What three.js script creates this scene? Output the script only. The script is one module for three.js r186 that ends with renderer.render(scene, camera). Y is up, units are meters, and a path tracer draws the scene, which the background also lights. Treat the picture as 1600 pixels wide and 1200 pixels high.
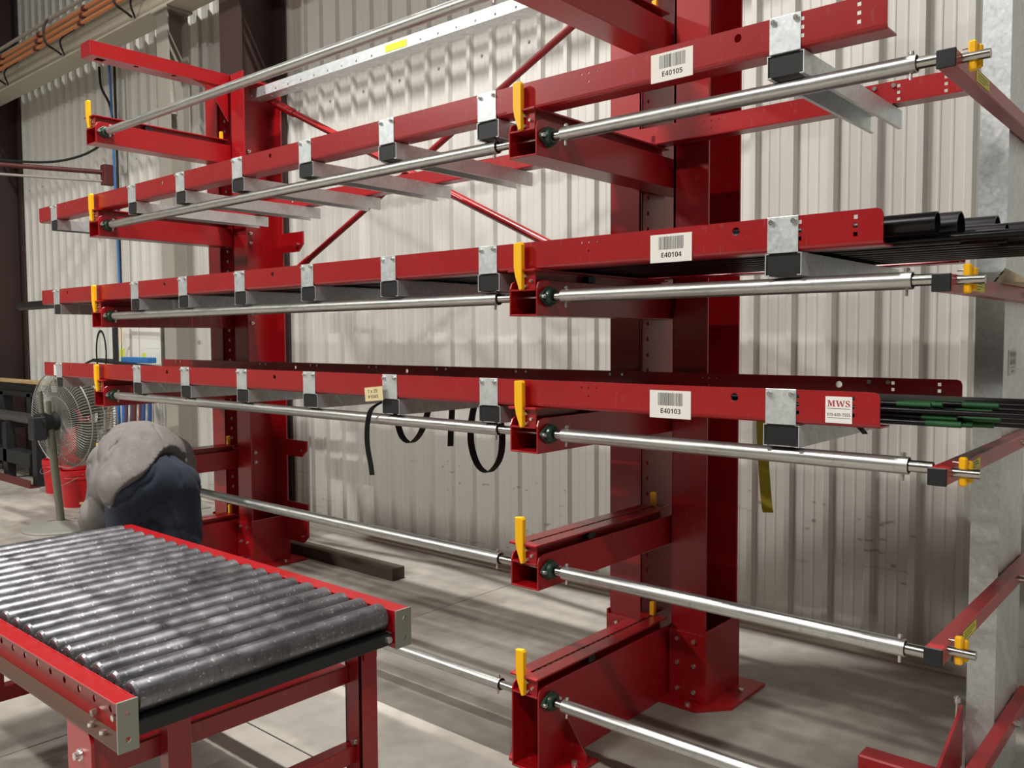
import * as THREE from 'three';
import { mergeGeometries } from 'three/addons/utils/BufferGeometryUtils.js';
import { ConvexGeometry } from 'three/addons/geometries/ConvexGeometry.js';
import { MarchingCubes } from 'three/addons/objects/MarchingCubes.js';
import { RectAreaLightUniformsLib } from 'three/addons/lights/RectAreaLightUniformsLib.js';

/* ------------------------------------------------------------ camera, light */
const scene = new THREE.Scene();
const D = Math.PI / 180;
const camera = new THREE.PerspectiveCamera(48.353, 4 / 3, 0.05, 100);
camera.position.set(0, 1.65, 0);
camera.rotation.set(-3.128 * D, 40.886 * D, -0.3006 * D, 'YXZ');
camera.updateMatrixWorld();
scene.add(camera);
scene.background = new THREE.Color(0x000000);

const renderer = new THREE.WebGLRenderer({ antialias: true });
renderer.toneMapping = THREE.LinearToneMapping;
renderer.toneMappingExposure = 0.82;
renderer.shadowMap.enabled = true;
RectAreaLightUniformsLib.init();

// high-bay lamps: [x, y, z, length along x, width along z, intensity]
const LAMPS = [
  [-4.0, 8.2, -2.2, 1.2, 0.14, 1750],
  [-3.7, 7.8, 3.0, 1.2, 0.3, 580],
  [-10.6, 7.8, 5.2, 1.2, 0.3, 1800],
  [3.2, 7.8, 3.0, 1.2, 0.3, 500],
];

/* ------------------------------------------------------------------ helpers */
let seed = 12345;
const rnd = () => { seed = (seed * 1664525 + 1013904223) >>> 0; return seed / 4294967296; };
const rr = (a, b) => a + (b - a) * rnd();
const used = {};
function numbered(n) { if (!(n in used)) { used[n] = 0; return n; } used[n]++; return n + '_' + String(used[n]).padStart(3, '0'); }

function fin(g) {                       // non-indexed, normals, uv in metres by the dominant axis
  g = g.index ? g.toNonIndexed() : g;
  if (!g.attributes.normal) g.computeVertexNormals();
  const p = g.attributes.position, n = p.count, uv = new Float32Array(n * 2);
  const a = new THREE.Vector3(), b = new THREE.Vector3(), c = new THREE.Vector3();
  for (let i = 0; i < n; i += 3) {
    a.fromBufferAttribute(p, i); b.fromBufferAttribute(p, i + 1); c.fromBufferAttribute(p, i + 2);
    const nx = (b.y - a.y) * (c.z - a.z) - (b.z - a.z) * (c.y - a.y);
    const ny = (b.z - a.z) * (c.x - a.x) - (b.x - a.x) * (c.z - a.z);
    const nz = (b.x - a.x) * (c.y - a.y) - (b.y - a.y) * (c.x - a.x);
    const ax = Math.abs(nx), ay = Math.abs(ny), az = Math.abs(nz);
    [a, b, c].forEach((v, k) => {
      const u = ax > ay && ax > az ? [v.z, v.y] : ay > az ? [v.x, v.z] : [v.x, v.y];
      uv[(i + k) * 2] = u[0]; uv[(i + k) * 2 + 1] = u[1];
    });
  }
  const r = new THREE.BufferGeometry();
  r.setAttribute('position', new THREE.BufferAttribute(new Float32Array(p.array), 3));
  r.setAttribute('normal', new THREE.BufferAttribute(new Float32Array(g.attributes.normal.array), 3));
  r.setAttribute('uv', new THREE.BufferAttribute(uv, 2));
  return r;
}
function flat(g) { g = g.index ? g.toNonIndexed() : g; g.computeVertexNormals(); return g; }
// box between two corners, c = chamfer
function bx(x0, x1, y0, y1, z0, z1, c = 0) {
  if (!c) { const g = new THREE.BoxGeometry(x1 - x0, y1 - y0, z1 - z0); g.translate((x0 + x1) / 2, (y0 + y1) / 2, (z0 + z1) / 2); return fin(g); }
  const P = [];
  for (const x of [[x0, 1], [x1, -1]]) for (const y of [[y0, 1], [y1, -1]]) for (const z of [[z0, 1], [z1, -1]]) {
    P.push(new THREE.Vector3(x[0], y[0] + y[1] * c, z[0] + z[1] * c), new THREE.Vector3(x[0] + x[1] * c, y[0], z[0] + z[1] * c), new THREE.Vector3(x[0] + x[1] * c, y[0] + y[1] * c, z[0]));
  }
  return fin(flat(new ConvexGeometry(P)));
}
// extruded outline; plane 'xy' (depth along z), 'zy' (depth along x), 'xz' (depth along y)
function ex(pts, d0, d1, plane = 'xy', holes = [], bevel = 0) {
  const s = new THREE.Shape(pts.map(p => new THREE.Vector2(p[0], p[1])));
  for (const [hx, hy, hr, hn] of holes) { const h = new THREE.Path(); const k = hn || 10; for (let i = 0; i <= k; i++) { const t = -i / k * Math.PI * 2 + (k === 4 ? Math.PI / 4 : 0); (i ? h.lineTo : h.moveTo).call(h, hx + hr * Math.cos(t), hy + hr * Math.sin(t)); } s.holes.push(h); }
  const g = new THREE.ExtrudeGeometry(s, { depth: d1 - d0 - 2 * bevel, bevelEnabled: bevel > 0, bevelThickness: bevel, bevelSize: bevel, bevelOffset: -bevel, bevelSegments: 1, steps: 1 });
  g.translate(0, 0, d0 + bevel);
  if (plane === 'zy') { const m = new THREE.Matrix4().set(0, 0, 1, 0, 0, 1, 0, 0, 1, 0, 0, 0, 0, 0, 0, 1); g.applyMatrix4(m); flipWind(g); }
  if (plane === 'xz') { const m = new THREE.Matrix4().set(1, 0, 0, 0, 0, 0, 1, 0, 0, 1, 0, 0, 0, 0, 0, 1); g.applyMatrix4(m); flipWind(g); }
  return fin(flat(g));
}
function flipWind(g) {
  if (g.index) { const a = g.index.array; for (let i = 0; i < a.length; i += 3) { const t = a[i]; a[i] = a[i + 1]; a[i + 1] = t; } return; }
  for (const k of Object.keys(g.attributes)) { const A = g.attributes[k], s = A.itemSize, a = A.array; for (let i = 0; i < A.count; i += 3) for (let j = 0; j < s; j++) { const t = a[i * s + j]; a[i * s + j] = a[(i + 1) * s + j]; a[(i + 1) * s + j] = t; } }
}
const V = (x, y, z) => new THREE.Vector3(x, y, z);
// cylinder between two points
function cyl(a, b, r, n = 16, r2 = r, open = false) {
  a = V(...a); b = V(...b); const d = b.clone().sub(a), L = d.length();
  const g = new THREE.CylinderGeometry(r2, r, L, n, 1, open);
  g.applyQuaternion(new THREE.Quaternion().setFromUnitVectors(V(0, 1, 0), d.normalize()));
  g.translate((a.x + b.x) / 2, (a.y + b.y) / 2, (a.z + b.z) / 2);
  return fin(g);
}
function hollow(a, b, r, t, n = 28) {    // open pipe with wall thickness t
  const A = V(...a), B = V(...b), d = B.clone().sub(A), L = d.length();
  const g = new THREE.LatheGeometry([[r - t, 0], [r, 0], [r, L], [r - t, L], [r - t, 0]].map(p => new THREE.Vector2(p[0], p[1])), n);
  g.applyQuaternion(new THREE.Quaternion().setFromUnitVectors(V(0, 1, 0), d.normalize())); g.translate(A.x, A.y, A.z);
  const o = g.toNonIndexed(); creaseLathe(o); return fin(o);
}
function creaseLathe(g) { // flat across profile corners, smooth round the axis: face normal per triangle is fine for thin rims
  const p = g.attributes.position, nn = g.attributes.normal, a = V(), b = V(), c = V(), f = V(), m = V();
  for (let i = 0; i < p.count; i += 3) {
    a.fromBufferAttribute(p, i); b.fromBufferAttribute(p, i + 1); c.fromBufferAttribute(p, i + 2);
    f.copy(b).sub(a).cross(m.copy(c).sub(a)).normalize();
    for (let k = 0; k < 3; k++) { m.fromBufferAttribute(nn, i + k); if (m.dot(f) < 0.93) nn.setXYZ(i + k, f.x, f.y, f.z); }
  }
}
function lathe(pts, pos, axis = [0, 1, 0], n = 24) {
  const g = new THREE.LatheGeometry(pts.map(p => new THREE.Vector2(p[0], p[1])), n);
  g.applyQuaternion(new THREE.Quaternion().setFromUnitVectors(V(0, 1, 0), V(...axis).normalize())); g.translate(...pos);
  const o = g.toNonIndexed(); creaseLathe(o); return fin(o);
}
function tube(pts, r, seg = 24, rad = 8) { return fin(new THREE.TubeGeometry(new THREE.CatmullRomCurve3(pts.map(p => V(...p))), seg, r, rad, false)); }
function hexBolt(p, axis, r = 0.008, h = 0.008, n = 6) { const a = V(...axis).normalize(); return cyl(p, [p[0] + a.x * h, p[1] + a.y * h, p[2] + a.z * h], r, n, r * 0.92); }
// flat ribbon swept along points, given half-width vector
function ribbon(pts, w, th = 0.003, seg = 30) {
  const c = new THREE.CatmullRomCurve3(pts.map(p => V(...p))), P = c.getPoints(seg), pos = [];
  const W = V(...w).multiplyScalar(0.5);
  const q = (a, b, cc, d) => pos.push(...a.toArray(), ...b.toArray(), ...cc.toArray(), ...a.toArray(), ...cc.toArray(), ...d.toArray());
  const fr = P.map((p, i) => { const t = P[Math.min(i + 1, seg)].clone().sub(P[Math.max(i - 1, 0)]).normalize(); const n = t.clone().cross(W).normalize().multiplyScalar(th / 2); return [p.clone().add(W).add(n), p.clone().sub(W).add(n), p.clone().sub(W).sub(n), p.clone().add(W).sub(n)]; });
  for (let i = 0; i < seg; i++) { const a = fr[i], b = fr[i + 1]; for (let k = 0; k < 4; k++) q(a[k], b[k], b[(k + 1) % 4], a[(k + 1) % 4]); }
  q(fr[0][0], fr[0][1], fr[0][2], fr[0][3]); q(fr[seg][3], fr[seg][2], fr[seg][1], fr[seg][0]);
  const g = new THREE.BufferGeometry(); g.setAttribute('position', new THREE.Float32BufferAttribute(pos, 3)); g.computeVertexNormals(); return fin(g);
}

function thing(name, label, category, base = [0, 0, 0], group) {
  const o = new THREE.Group(); o.name = numbered(name); o.position.set(...base); o.userData = { label, category };
  if (group) o.userData.group = group; scene.add(o); o.updateMatrixWorld(); return o;
}
function struct(name) { const o = new THREE.Group(); o.name = numbered(name); o.userData = { kind: 'structure' }; scene.add(o); return o; }
function part(parent, name, geos, mat, label) {        // geometries in world coordinates of the unturned thing
  if (!Array.isArray(geos)) geos = [geos];
  const g = geos.length > 1 ? mergeGeometries(geos) : geos[0].clone();
  let q = parent; while (q.parent && q.parent !== scene) q = q.parent;
  g.translate(-q.position.x, -q.position.y, -q.position.z);
  const m = new THREE.Mesh(g, mat); m.name = name; m.castShadow = m.receiveShadow = true;
  if (label) m.userData.label = label;
  parent.add(m); return m;
}
function single(name, label, category, geos, mat, base = [0, 0, 0], group) {
  if (!Array.isArray(geos)) geos = [geos];
  const g = geos.length > 1 ? mergeGeometries(geos) : geos[0].clone(); g.translate(-base[0], -base[1], -base[2]);
  const m = new THREE.Mesh(g, mat); m.name = numbered(name); m.position.set(...base); m.castShadow = m.receiveShadow = true;
  m.userData = { label, category }; if (group) m.userData.group = group; scene.add(m); return m;
}
function copyThing(o, dx, dy, dz, label, group) {
  const c = o.clone(); c.name = numbered(o.name.replace(/_\d\d\d$/, '')); c.position.x += dx; c.position.y += dy; c.position.z += dz;
  c.userData = { ...o.userData, label }; if (group) c.userData.group = group; scene.add(c); return c;
}

/* ----------------------------------------------------------------- textures */
const hash = (x, y) => { let h = (x * 374761393 + y * 668265263) | 0; h = Math.imul(h ^ (h >>> 13), 1274126177); return ((h ^ (h >>> 16)) >>> 0) / 4294967296; };
function vnoise(x, y, px, py) { // tileable value noise with period px, py
  const xi = Math.floor(x), yi = Math.floor(y), fx = x - xi, fy = y - yi, u = fx * fx * (3 - 2 * fx), v = fy * fy * (3 - 2 * fy);
  const m = (a, n) => ((a % n) + n) % n, x0 = m(xi, px), x1 = m(xi + 1, px), y0 = m(yi, py), y1 = m(yi + 1, py);
  return (hash(x0, y0) * (1 - u) + hash(x1, y0) * u) * (1 - v) + (hash(x0, y1) * (1 - u) + hash(x1, y1) * u) * v;
}
function fbm(u, v, px, py, oct = 4) { let s = 0, a = 0.5, t = 0; for (let i = 0; i < oct; i++) { s += a * vnoise(u * px, v * py, px, py); t += a; a *= 0.5; px *= 2; py *= 2; } return s / t; }
function dataTex(w, h, fn, srgb, sx = 1, sy = 1) {
  const d = new Uint8Array(w * h * 4);
  for (let j = 0; j < h; j++) for (let i = 0; i < w; i++) { const c = fn(i / w, j / h), k = (j * w + i) * 4; for (let q = 0; q < 3; q++) d[k + q] = Math.max(0, Math.min(255, Array.isArray(c) ? c[q] : c)); d[k + 3] = 255; }
  const t = new THREE.DataTexture(d, w, h); t.magFilter = THREE.LinearFilter; t.minFilter = THREE.LinearMipmapLinearFilter; t.generateMipmaps = true;
  t.wrapS = t.wrapT = THREE.RepeatWrapping; if (srgb) t.colorSpace = THREE.SRGBColorSpace; t.repeat.set(sx, sy); t.needsUpdate = true; return t;
}
const mixc = (a, b, t) => a.map((v, i) => v + (b[i] - v) * t);
const clamp = (x, a = 0, b = 1) => Math.max(a, Math.min(b, x));
const sstep = (a, b, x) => { x = clamp((x - a) / (b - a)); return x * x * (3 - 2 * x); };

// concrete: mottled grey-beige with stains and trowel patches, 6 m tile
const texConcrete = dataTex(1024, 1024, (u, v) => {
  const a = fbm(u, v, 5, 5, 5), b = fbm(u + 0.37, v + 0.11, 13, 13, 4), f = fbm(u, v, 90, 90, 2), st = fbm(u + 0.7, v, 4, 16, 4);
  let c = mixc([140, 135, 127], [178, 173, 165], clamp((a - 0.3) * 2.2));
  c = mixc(c, [122, 114, 104], 0.55 * sstep(0.56, 0.72, b)); c = mixc(c, [196, 190, 181], 0.5 * sstep(0.58, 0.7, st));
  return c.map(x => x + (f - 0.5) * 22);
}, true, 1 / 6, 1 / 6);
const texConcreteR = dataTex(512, 512, (u, v) => 110 + 90 * fbm(u, v, 9, 9, 4), false, 1 / 6, 1 / 6);
// wall sheet: x -16..6 and y 0..9 over the whole texture; scuffs near the floor
const texWall = dataTex(2048, 1024, (u, v) => {
  const x = -16 + 25 * u, y = 9 * v;
  let c = [207, 205, 199];
  const g = fbm(u, v, 40, 6, 3); c = c.map(q => q + (g - 0.5) * 5);
  // scuff marks and dirt specks left by stock and forks, hard-edged
  const k = fbm(u, v + 0.2, 420, 420, 2), e = fbm(u + 0.3, v, 60, 380, 3), w = fbm(u, v + 0.6, 24, 30, 3);
  const low = y < 0.45 ? 1 : y < 0.8 ? 0.5 : 0;
  if (low && k > 0.87 - 0.06 * low && w > 0.62) c = mixc(c, [120, 114, 106], 0.6);
  if (low && e > 0.9 - 0.12 * low && w > 0.5) c = mixc(c, [176, 170, 161], 0.6);
  return c;
}, true);
// galvanised spangle, 0.5 m tile
const spPts = []; for (let i = 0; i < 420; i++) spPts.push([rnd(), rnd(), rnd()]);
const texSpangle = dataTex(256, 256, (u, v) => { let b = 9, s = 0; for (const p of spPts) { let dx = Math.abs(p[0] - u), dy = Math.abs(p[1] - v); if (dx > 0.5) dx = 1 - dx; if (dy > 0.5) dy = 1 - dy; const d = dx * dx + dy * dy; if (d < b) { b = d; s = p[2]; } } const f = fbm(u, v, 8, 8, 3); return [200 + 13 * s + 16 * f, 206 + 13 * s + 16 * f, 207 + 13 * s + 16 * f]; }, true, 5, 5);
const texSpangleR = dataTex(256, 256, (u, v) => 120 + 70 * fbm(u, v, 18, 18, 3), false, 5, 5);
// steel tube: fine lengthwise mill marks
const texMill = dataTex(512, 256, (u, v) => { const a = fbm(u, v, 14, 40, 4), b = fbm(u + 0.4, v, 60, 8, 3); const d = sstep(0.66, 0.78, b) * 14; return [188 + 26 * (a - 0.5) - d, 188 + 26 * (a - 0.5) - d, 185 + 26 * (a - 0.5) - d]; }, true, 1.3, 9);
const texMillR = dataTex(256, 256, (u, v) => 90 + 80 * fbm(u, v, 10, 24, 4), false, 1.3, 9);
// rollers: worn dark steel, bright rub marks
const texRoller = dataTex(512, 512, (u, v) => { const a = fbm(u, v, 6, 10, 5), b = fbm(u + 0.2, v, 90, 16, 3), s = sstep(0.72, 0.82, fbm(u, v + 0.3, 60, 90, 3)); const k = 102 + 66 * (a - 0.35) + 24 * (b - 0.5) + 55 * s; return [k, k, k + 4]; }, true, 1.6, 1.6);
const texRollerR = dataTex(256, 256, (u, v) => 70 + 110 * fbm(u, v, 8, 14, 4), false, 1.6, 1.6);
// denim and jersey
const texDenim = dataTex(256, 256, (u, v) => { const a = fbm(u, v, 5, 5, 4), w = ((u * 64 + v * 64) % 1) < 0.5 ? 6 : -4, f = a * 14; return [25 + f + w, 33 + f + w, 46 + f * 1.1 + w]; }, true, 3, 3);
const texJersey = dataTex(256, 256, (u, v) => { const a = fbm(u, v, 6, 6, 4), f = fbm(u, v, 90, 90, 2); const k = 18 * (a - 0.5) + 16 * (f - 0.5); return [108 + k, 103 + k, 101 + k]; }, true, 3, 3);
const texRedWear = dataTex(512, 512, (u, v) => { const a = fbm(u, v, 5, 5, 4), s = sstep(0.74, 0.79, fbm(u, v, 70, 24, 3)); return mixc(mixc([160, 8, 18], [148, 7, 16], a), [150, 60, 60], s * 0.7); }, true, 1.3, 1.3);
const texWood = dataTex(256, 256, (u, v) => { const a = fbm(u, v, 3, 40, 4); return mixc([150, 122, 86], [196, 170, 128], a); }, true, 1, 1);

/* ---------------------------------------------------------------- materials */
const std = (o) => new THREE.MeshPhysicalMaterial(o);
const M = {
  red: std({ map: texRedWear, roughness: 0.34, clearcoat: 0.35, clearcoatRoughness: 0.25 }),
  redPlain: std({ color: 0xa00a16, roughness: 0.4, clearcoat: 0.3, clearcoatRoughness: 0.3 }),
  galv: std({ map: texSpangle, roughnessMap: texSpangleR, metalness: 0.75, roughness: 0.75 }),
  steel: std({ map: texMill, roughnessMap: texMillR, metalness: 0.9, roughness: 0.72 }),
  zinc: std({ color: 0xd9d9d6, metalness: 0.9, roughness: 0.25 }),
  shaft: std({ color: 0xb4b2ac, metalness: 1, roughness: 0.25 }),
  green: std({ color: 0x1c3a2c, roughness: 0.45, clearcoat: 0.2 }),
  yellow: std({ color: 0xfcbc05, roughness: 0.45 }),
  sticker: std({ color: 0xd8cf2a, roughness: 0.5 }),
  black: std({ color: 0x15171a, roughness: 0.5 }),
  blackSteel: std({ color: 0x1d1c1e, metalness: 0.6, roughness: 0.32 }),
  darkPaint: std({ color: 0x1c1d20, roughness: 0.5 }),
  roller: std({ map: texRoller, roughnessMap: texRollerR, metalness: 0.8, roughness: 0.75 }),
  greyEnd: std({ color: 0x8d9187, metalness: 0.4, roughness: 0.5 }),
  concrete: std({ map: texConcrete, roughnessMap: texConcreteR, roughness: 0.95 }),
  joint: std({ color: 0x3c3833, roughness: 1 }),
  wall: std({ map: texWall, roughness: 0.42 }),
  wallPlain: std({ color: 0x66635d, roughness: 0.7 }),
  ceil: std({ color: 0x4c4b49, roughness: 0.8 }),
  trim: std({ color: 0xc4bdb1, roughness: 0.6 }),
  brown: std({ color: 0x3c2927, roughness: 0.5 }),
  crane: std({ color: 0xb3ad9d, roughness: 0.55 }),
  craneGrey: std({ color: 0x9a968c, roughness: 0.55 }),
  copper: std({ color: 0xd98a5a, roughness: 0.4, metalness: 0.25 }),
  stock: std({ color: 0x6a6865, metalness: 0.7, roughness: 0.4 }),
  rubber: std({ color: 0x171615, roughness: 0.8 }),
  web: std({ color: 0x191818, roughness: 0.85 }),
  yellowWeb: std({ color: 0x948414, roughness: 0.8 }),
  wood: std({ map: texWood, roughness: 0.8 }),
  darkWood: std({ color: 0x4a4136, roughness: 0.85 }),
  denim: std({ map: texDenim, roughness: 0.95 }),
  jersey: std({ map: texJersey, roughness: 0.95, sheen: 0.3, sheenRoughness: 0.6 }),
  skin: std({ color: 0xb98367, roughness: 0.6 }),
  hair: std({ color: 0x1a1512, roughness: 0.8 }),
  boot: std({ color: 0x3a2c20, roughness: 0.7 }),
  olive: std({ color: 0x6e6f60, roughness: 0.5, metalness: 0.2 }),
  fanBase: std({ color: 0x8d8c86, roughness: 0.5, metalness: 0.3 }),
  wire: std({ color: 0x9a9a94, metalness: 0.6, roughness: 0.45 }),
  flangeBrown: std({ color: 0x5a4638, roughness: 0.8 }),
  blade: std({ color: 0x5c5c57, metalness: 0.5, roughness: 0.45 }),
  bucket: std({ color: 0xb3121d, roughness: 0.4 }),
  white: std({ color: 0xe6e3da, roughness: 0.6 }),
  cream: std({ color: 0xe2d3b6, roughness: 0.8 }),
  lime: std({ color: 0xd6e23a, roughness: 0.6 }),
  blue: std({ color: 0x2f6db0, roughness: 0.6 }),
  blueDark: std({ color: 0x27497c, roughness: 0.6 }),
  rust: std({ color: 0x5a241f, roughness: 0.6 }),
  purple: std({ color: 0x4b3a50, roughness: 0.7 }),
  greyHose: std({ color: 0x6f6b6c, roughness: 0.6 }),
  greenPaint: std({ color: 0x1b5429, roughness: 0.6 }),
  lampBody: std({ color: 0xdddddd, roughness: 0.5 }),
  lampGlow: std({ color: 0xffffff, emissive: 0xfffcf6, emissiveIntensity: 6 }),
};

/* --------------------------------------------------------------- lamps built */
const RX0 = -16, RX1 = 9, RZ0 = -4.53, RZ1 = 16, RH = 9.6;
LAMPS.forEach(([x, y, z, lx, lz, I], i) => {
  const where = ['above the rack cradles', 'above the aisle beside the roller table', 'above the aisle beyond the fan', 'above the aisle beside the arm stand'][i];
  const t = thing('high_bay_lamp', 'white linear high-bay lamp ' + where, 'lamp', [x, y, z], 'high-bay lamps');
  part(t, 'housing', bx(x - lx / 2 - 0.03, x + lx / 2 + 0.03, y + 0.01, y + 0.1, z - lz / 2 - 0.03, z + lz / 2 + 0.03, 0.01), M.lampBody);
  part(t, 'diffuser', bx(x - lx / 2, x + lx / 2, y - 0.002, y + 0.01, z - lz / 2, z + lz / 2), M.lampGlow);
  { const xa = x - lx / 2 - 0.012, xb = x + lx / 2 + 0.012, za = z - lz / 2 - 0.012, zb = z + lz / 2 + 0.012, y0 = y - 0.085; part(t, 'added_light_skirt', [bx(xa, xb, y0, y + 0.01, za, za + 0.003), bx(xa, xb, y0, y + 0.01, zb - 0.003, zb), bx(xa, xa + 0.003, y0, y + 0.01, za, zb), bx(xb - 0.003, xb, y0, y + 0.01, za, zb)], M.craneGrey); }  // unseen skirt, added to cut high-angle lamp light off the upper wall
  part(t, 'hanger', [cyl([x - lx / 3, y + 0.1, z], [x - lx / 3, RH, z], 0.004, 6), cyl([x + lx / 3, y + 0.1, z], [x + lx / 3, RH, z], 0.004, 6)], M.zinc);
  const L = new THREE.RectAreaLight(0xfffcf6, I, lx, lz); L.position.set(x, y - 0.012, z); L.lookAt(x, 0, z); L.castShadow = true; L.name = 'high_bay_light_' + i; scene.add(L);
});

/* ------------------------------------------------------------ room structure */
{
  const f = struct('floor');
  part(f, 'slab_bed', bx(RX0, RX1, -0.3, -0.02, RZ0 - 0.3, RZ1), M.joint);
  const xs = [RX0, -12.7, -8.2, -3.7, 0.8, 5.3, RX1], zs = [RZ0, -1.97, 2.5, 7, 11.5, RZ1];
  for (let i = 0; i < xs.length - 1; i++) for (let j = 0; j < zs.length - 1; j++) part(f, 'slab', bx(xs[i] + 0.0025, xs[i + 1] - 0.0025, -0.05, 0, zs[j] + 0.0025, zs[j + 1] - 0.0025, 0.002), M.concrete);
  const c = struct('ceiling'); part(c, 'ceiling_deck', bx(RX0 - 0.3, RX1 + 0.3, RH, RH + 0.3, RZ0 - 0.3, RZ1 + 0.3), M.ceil);
  const wl = struct('wall_left'); part(wl, 'wall_sheet', bx(RX0 - 0.3, RX0, 0, RH, RZ0 - 0.3, RZ1 + 0.3), M.wallPlain);
  const wr = struct('wall_right'); part(wr, 'wall_sheet', bx(RX1, RX1 + 0.3, 0, RH, RZ0 - 0.3, RZ1 + 0.3), M.wallPlain);
  const wf = struct('wall_front'); part(wf, 'wall_sheet', bx(RX0, RX1, 0, RH, RZ1, RZ1 + 0.3), M.wallPlain);
  const wb = struct('wall_back');
  part(wb, 'wall_backing', bx(RX0, RX1, 0, RH, RZ0 - 0.3, RZ0 - 0.01), M.wallPlain);
  // ribbed metal panels, four ribs each
  const pitch = 0.217, wP = pitch * 4, start = -2.115 - pitch * 64;
  const prof = []; // one pitch: [dx, dz]
  const rib = [[0, 0], [0.014, 0.03], [0.044, 0.03], [0.058, 0], [0.098, 0], [0.104, 0.003], [0.112, 0.003], [0.118, 0], [0.157, 0], [0.163, 0.003], [0.171, 0.003], [0.177, 0]];
  for (let k = 0; k < 4; k++) for (const r of rib) prof.push([r[0] + k * pitch, r[1]]);
  prof.push([wP, 0]);
  const screwG = fin(flat(new THREE.CylinderGeometry(0.009, 0.012, 0.006, 8))); 
  for (let n = 0; n < 30; n++) {
    const x0 = start + n * wP - 0.04; if (x0 > RX1) break;
    const P = [], Uv = [];
    for (let i = 0; i < prof.length - 1; i++) {
      const [a, az] = prof[i], [b, bz] = prof[i + 1], xa = x0 + a, xb = x0 + b, za = RZ0 + az, zb = RZ0 + bz, y0 = 0.02, y1 = 9;
      P.push(xa, y0, za, xb, y0, zb, xb, y1, zb, xa, y0, za, xb, y1, zb, xa, y1, za);
      const ua = (xa + 16) / 25, ub = (xb + 16) / 25; Uv.push(ua, y0 / 9, ub, y0 / 9, ub, y1 / 9, ua, y0 / 9, ub, y1 / 9, ua, y1 / 9);
    }
    const g = new THREE.BufferGeometry(); g.setAttribute('position', new THREE.Float32BufferAttribute(P, 3)); g.setAttribute('uv', new THREE.Float32BufferAttribute(Uv, 2)); g.computeVertexNormals();
    const m = new THREE.Mesh(g, M.wall); m.name = 'wall_panel'; m.castShadow = m.receiveShadow = true; wb.add(m);
    for (let k = 0; k < 4; k += 2) { const s = screwG.clone(); s.rotateX(Math.PI / 2); s.translate(x0 + k * pitch + 0.137, 3.64, RZ0 + 0.004); const sm = new THREE.Mesh(s, M.craneGrey); sm.name = 'screw'; sm.castShadow = sm.receiveShadow = true; m.add(sm); }
  }
  const tr = struct('baseboard_back'); part(tr, 'base_angle', [bx(RX0, RX1, 0, 0.012, RZ0, RZ0 + 0.075), bx(RX0, RX1, 0, 0.055, RZ0 + 0.032, RZ0 + 0.036)], M.trim);
}
// rigid frame columns of the building
function frameColumn(x, label) {
  const t = thing('frame_column', label, 'column', [x, 0, -4.28]);
  part(t, 'front_flange', bx(x - 0.16, x + 0.16, 0.02, 8.9, -4.07, -4.05), M.brown);
  part(t, 'rear_flange', bx(x - 0.16, x + 0.16, 0.02, 8.9, -4.49, -4.47), M.brown);
  part(t, 'web', bx(x - 0.008, x + 0.008, 0.02, 8.9, -4.47, -4.07), M.brown);
  part(t, 'base_plate', bx(x - 0.2, x + 0.2, 0, 0.02, -4.49, -4.0), M.brown);
}
frameColumn(-6.66, 'dark brown steel building column behind the red rack column');
frameColumn(-12.72, 'dark brown steel building column at the end of the wall beyond the fan');

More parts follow.
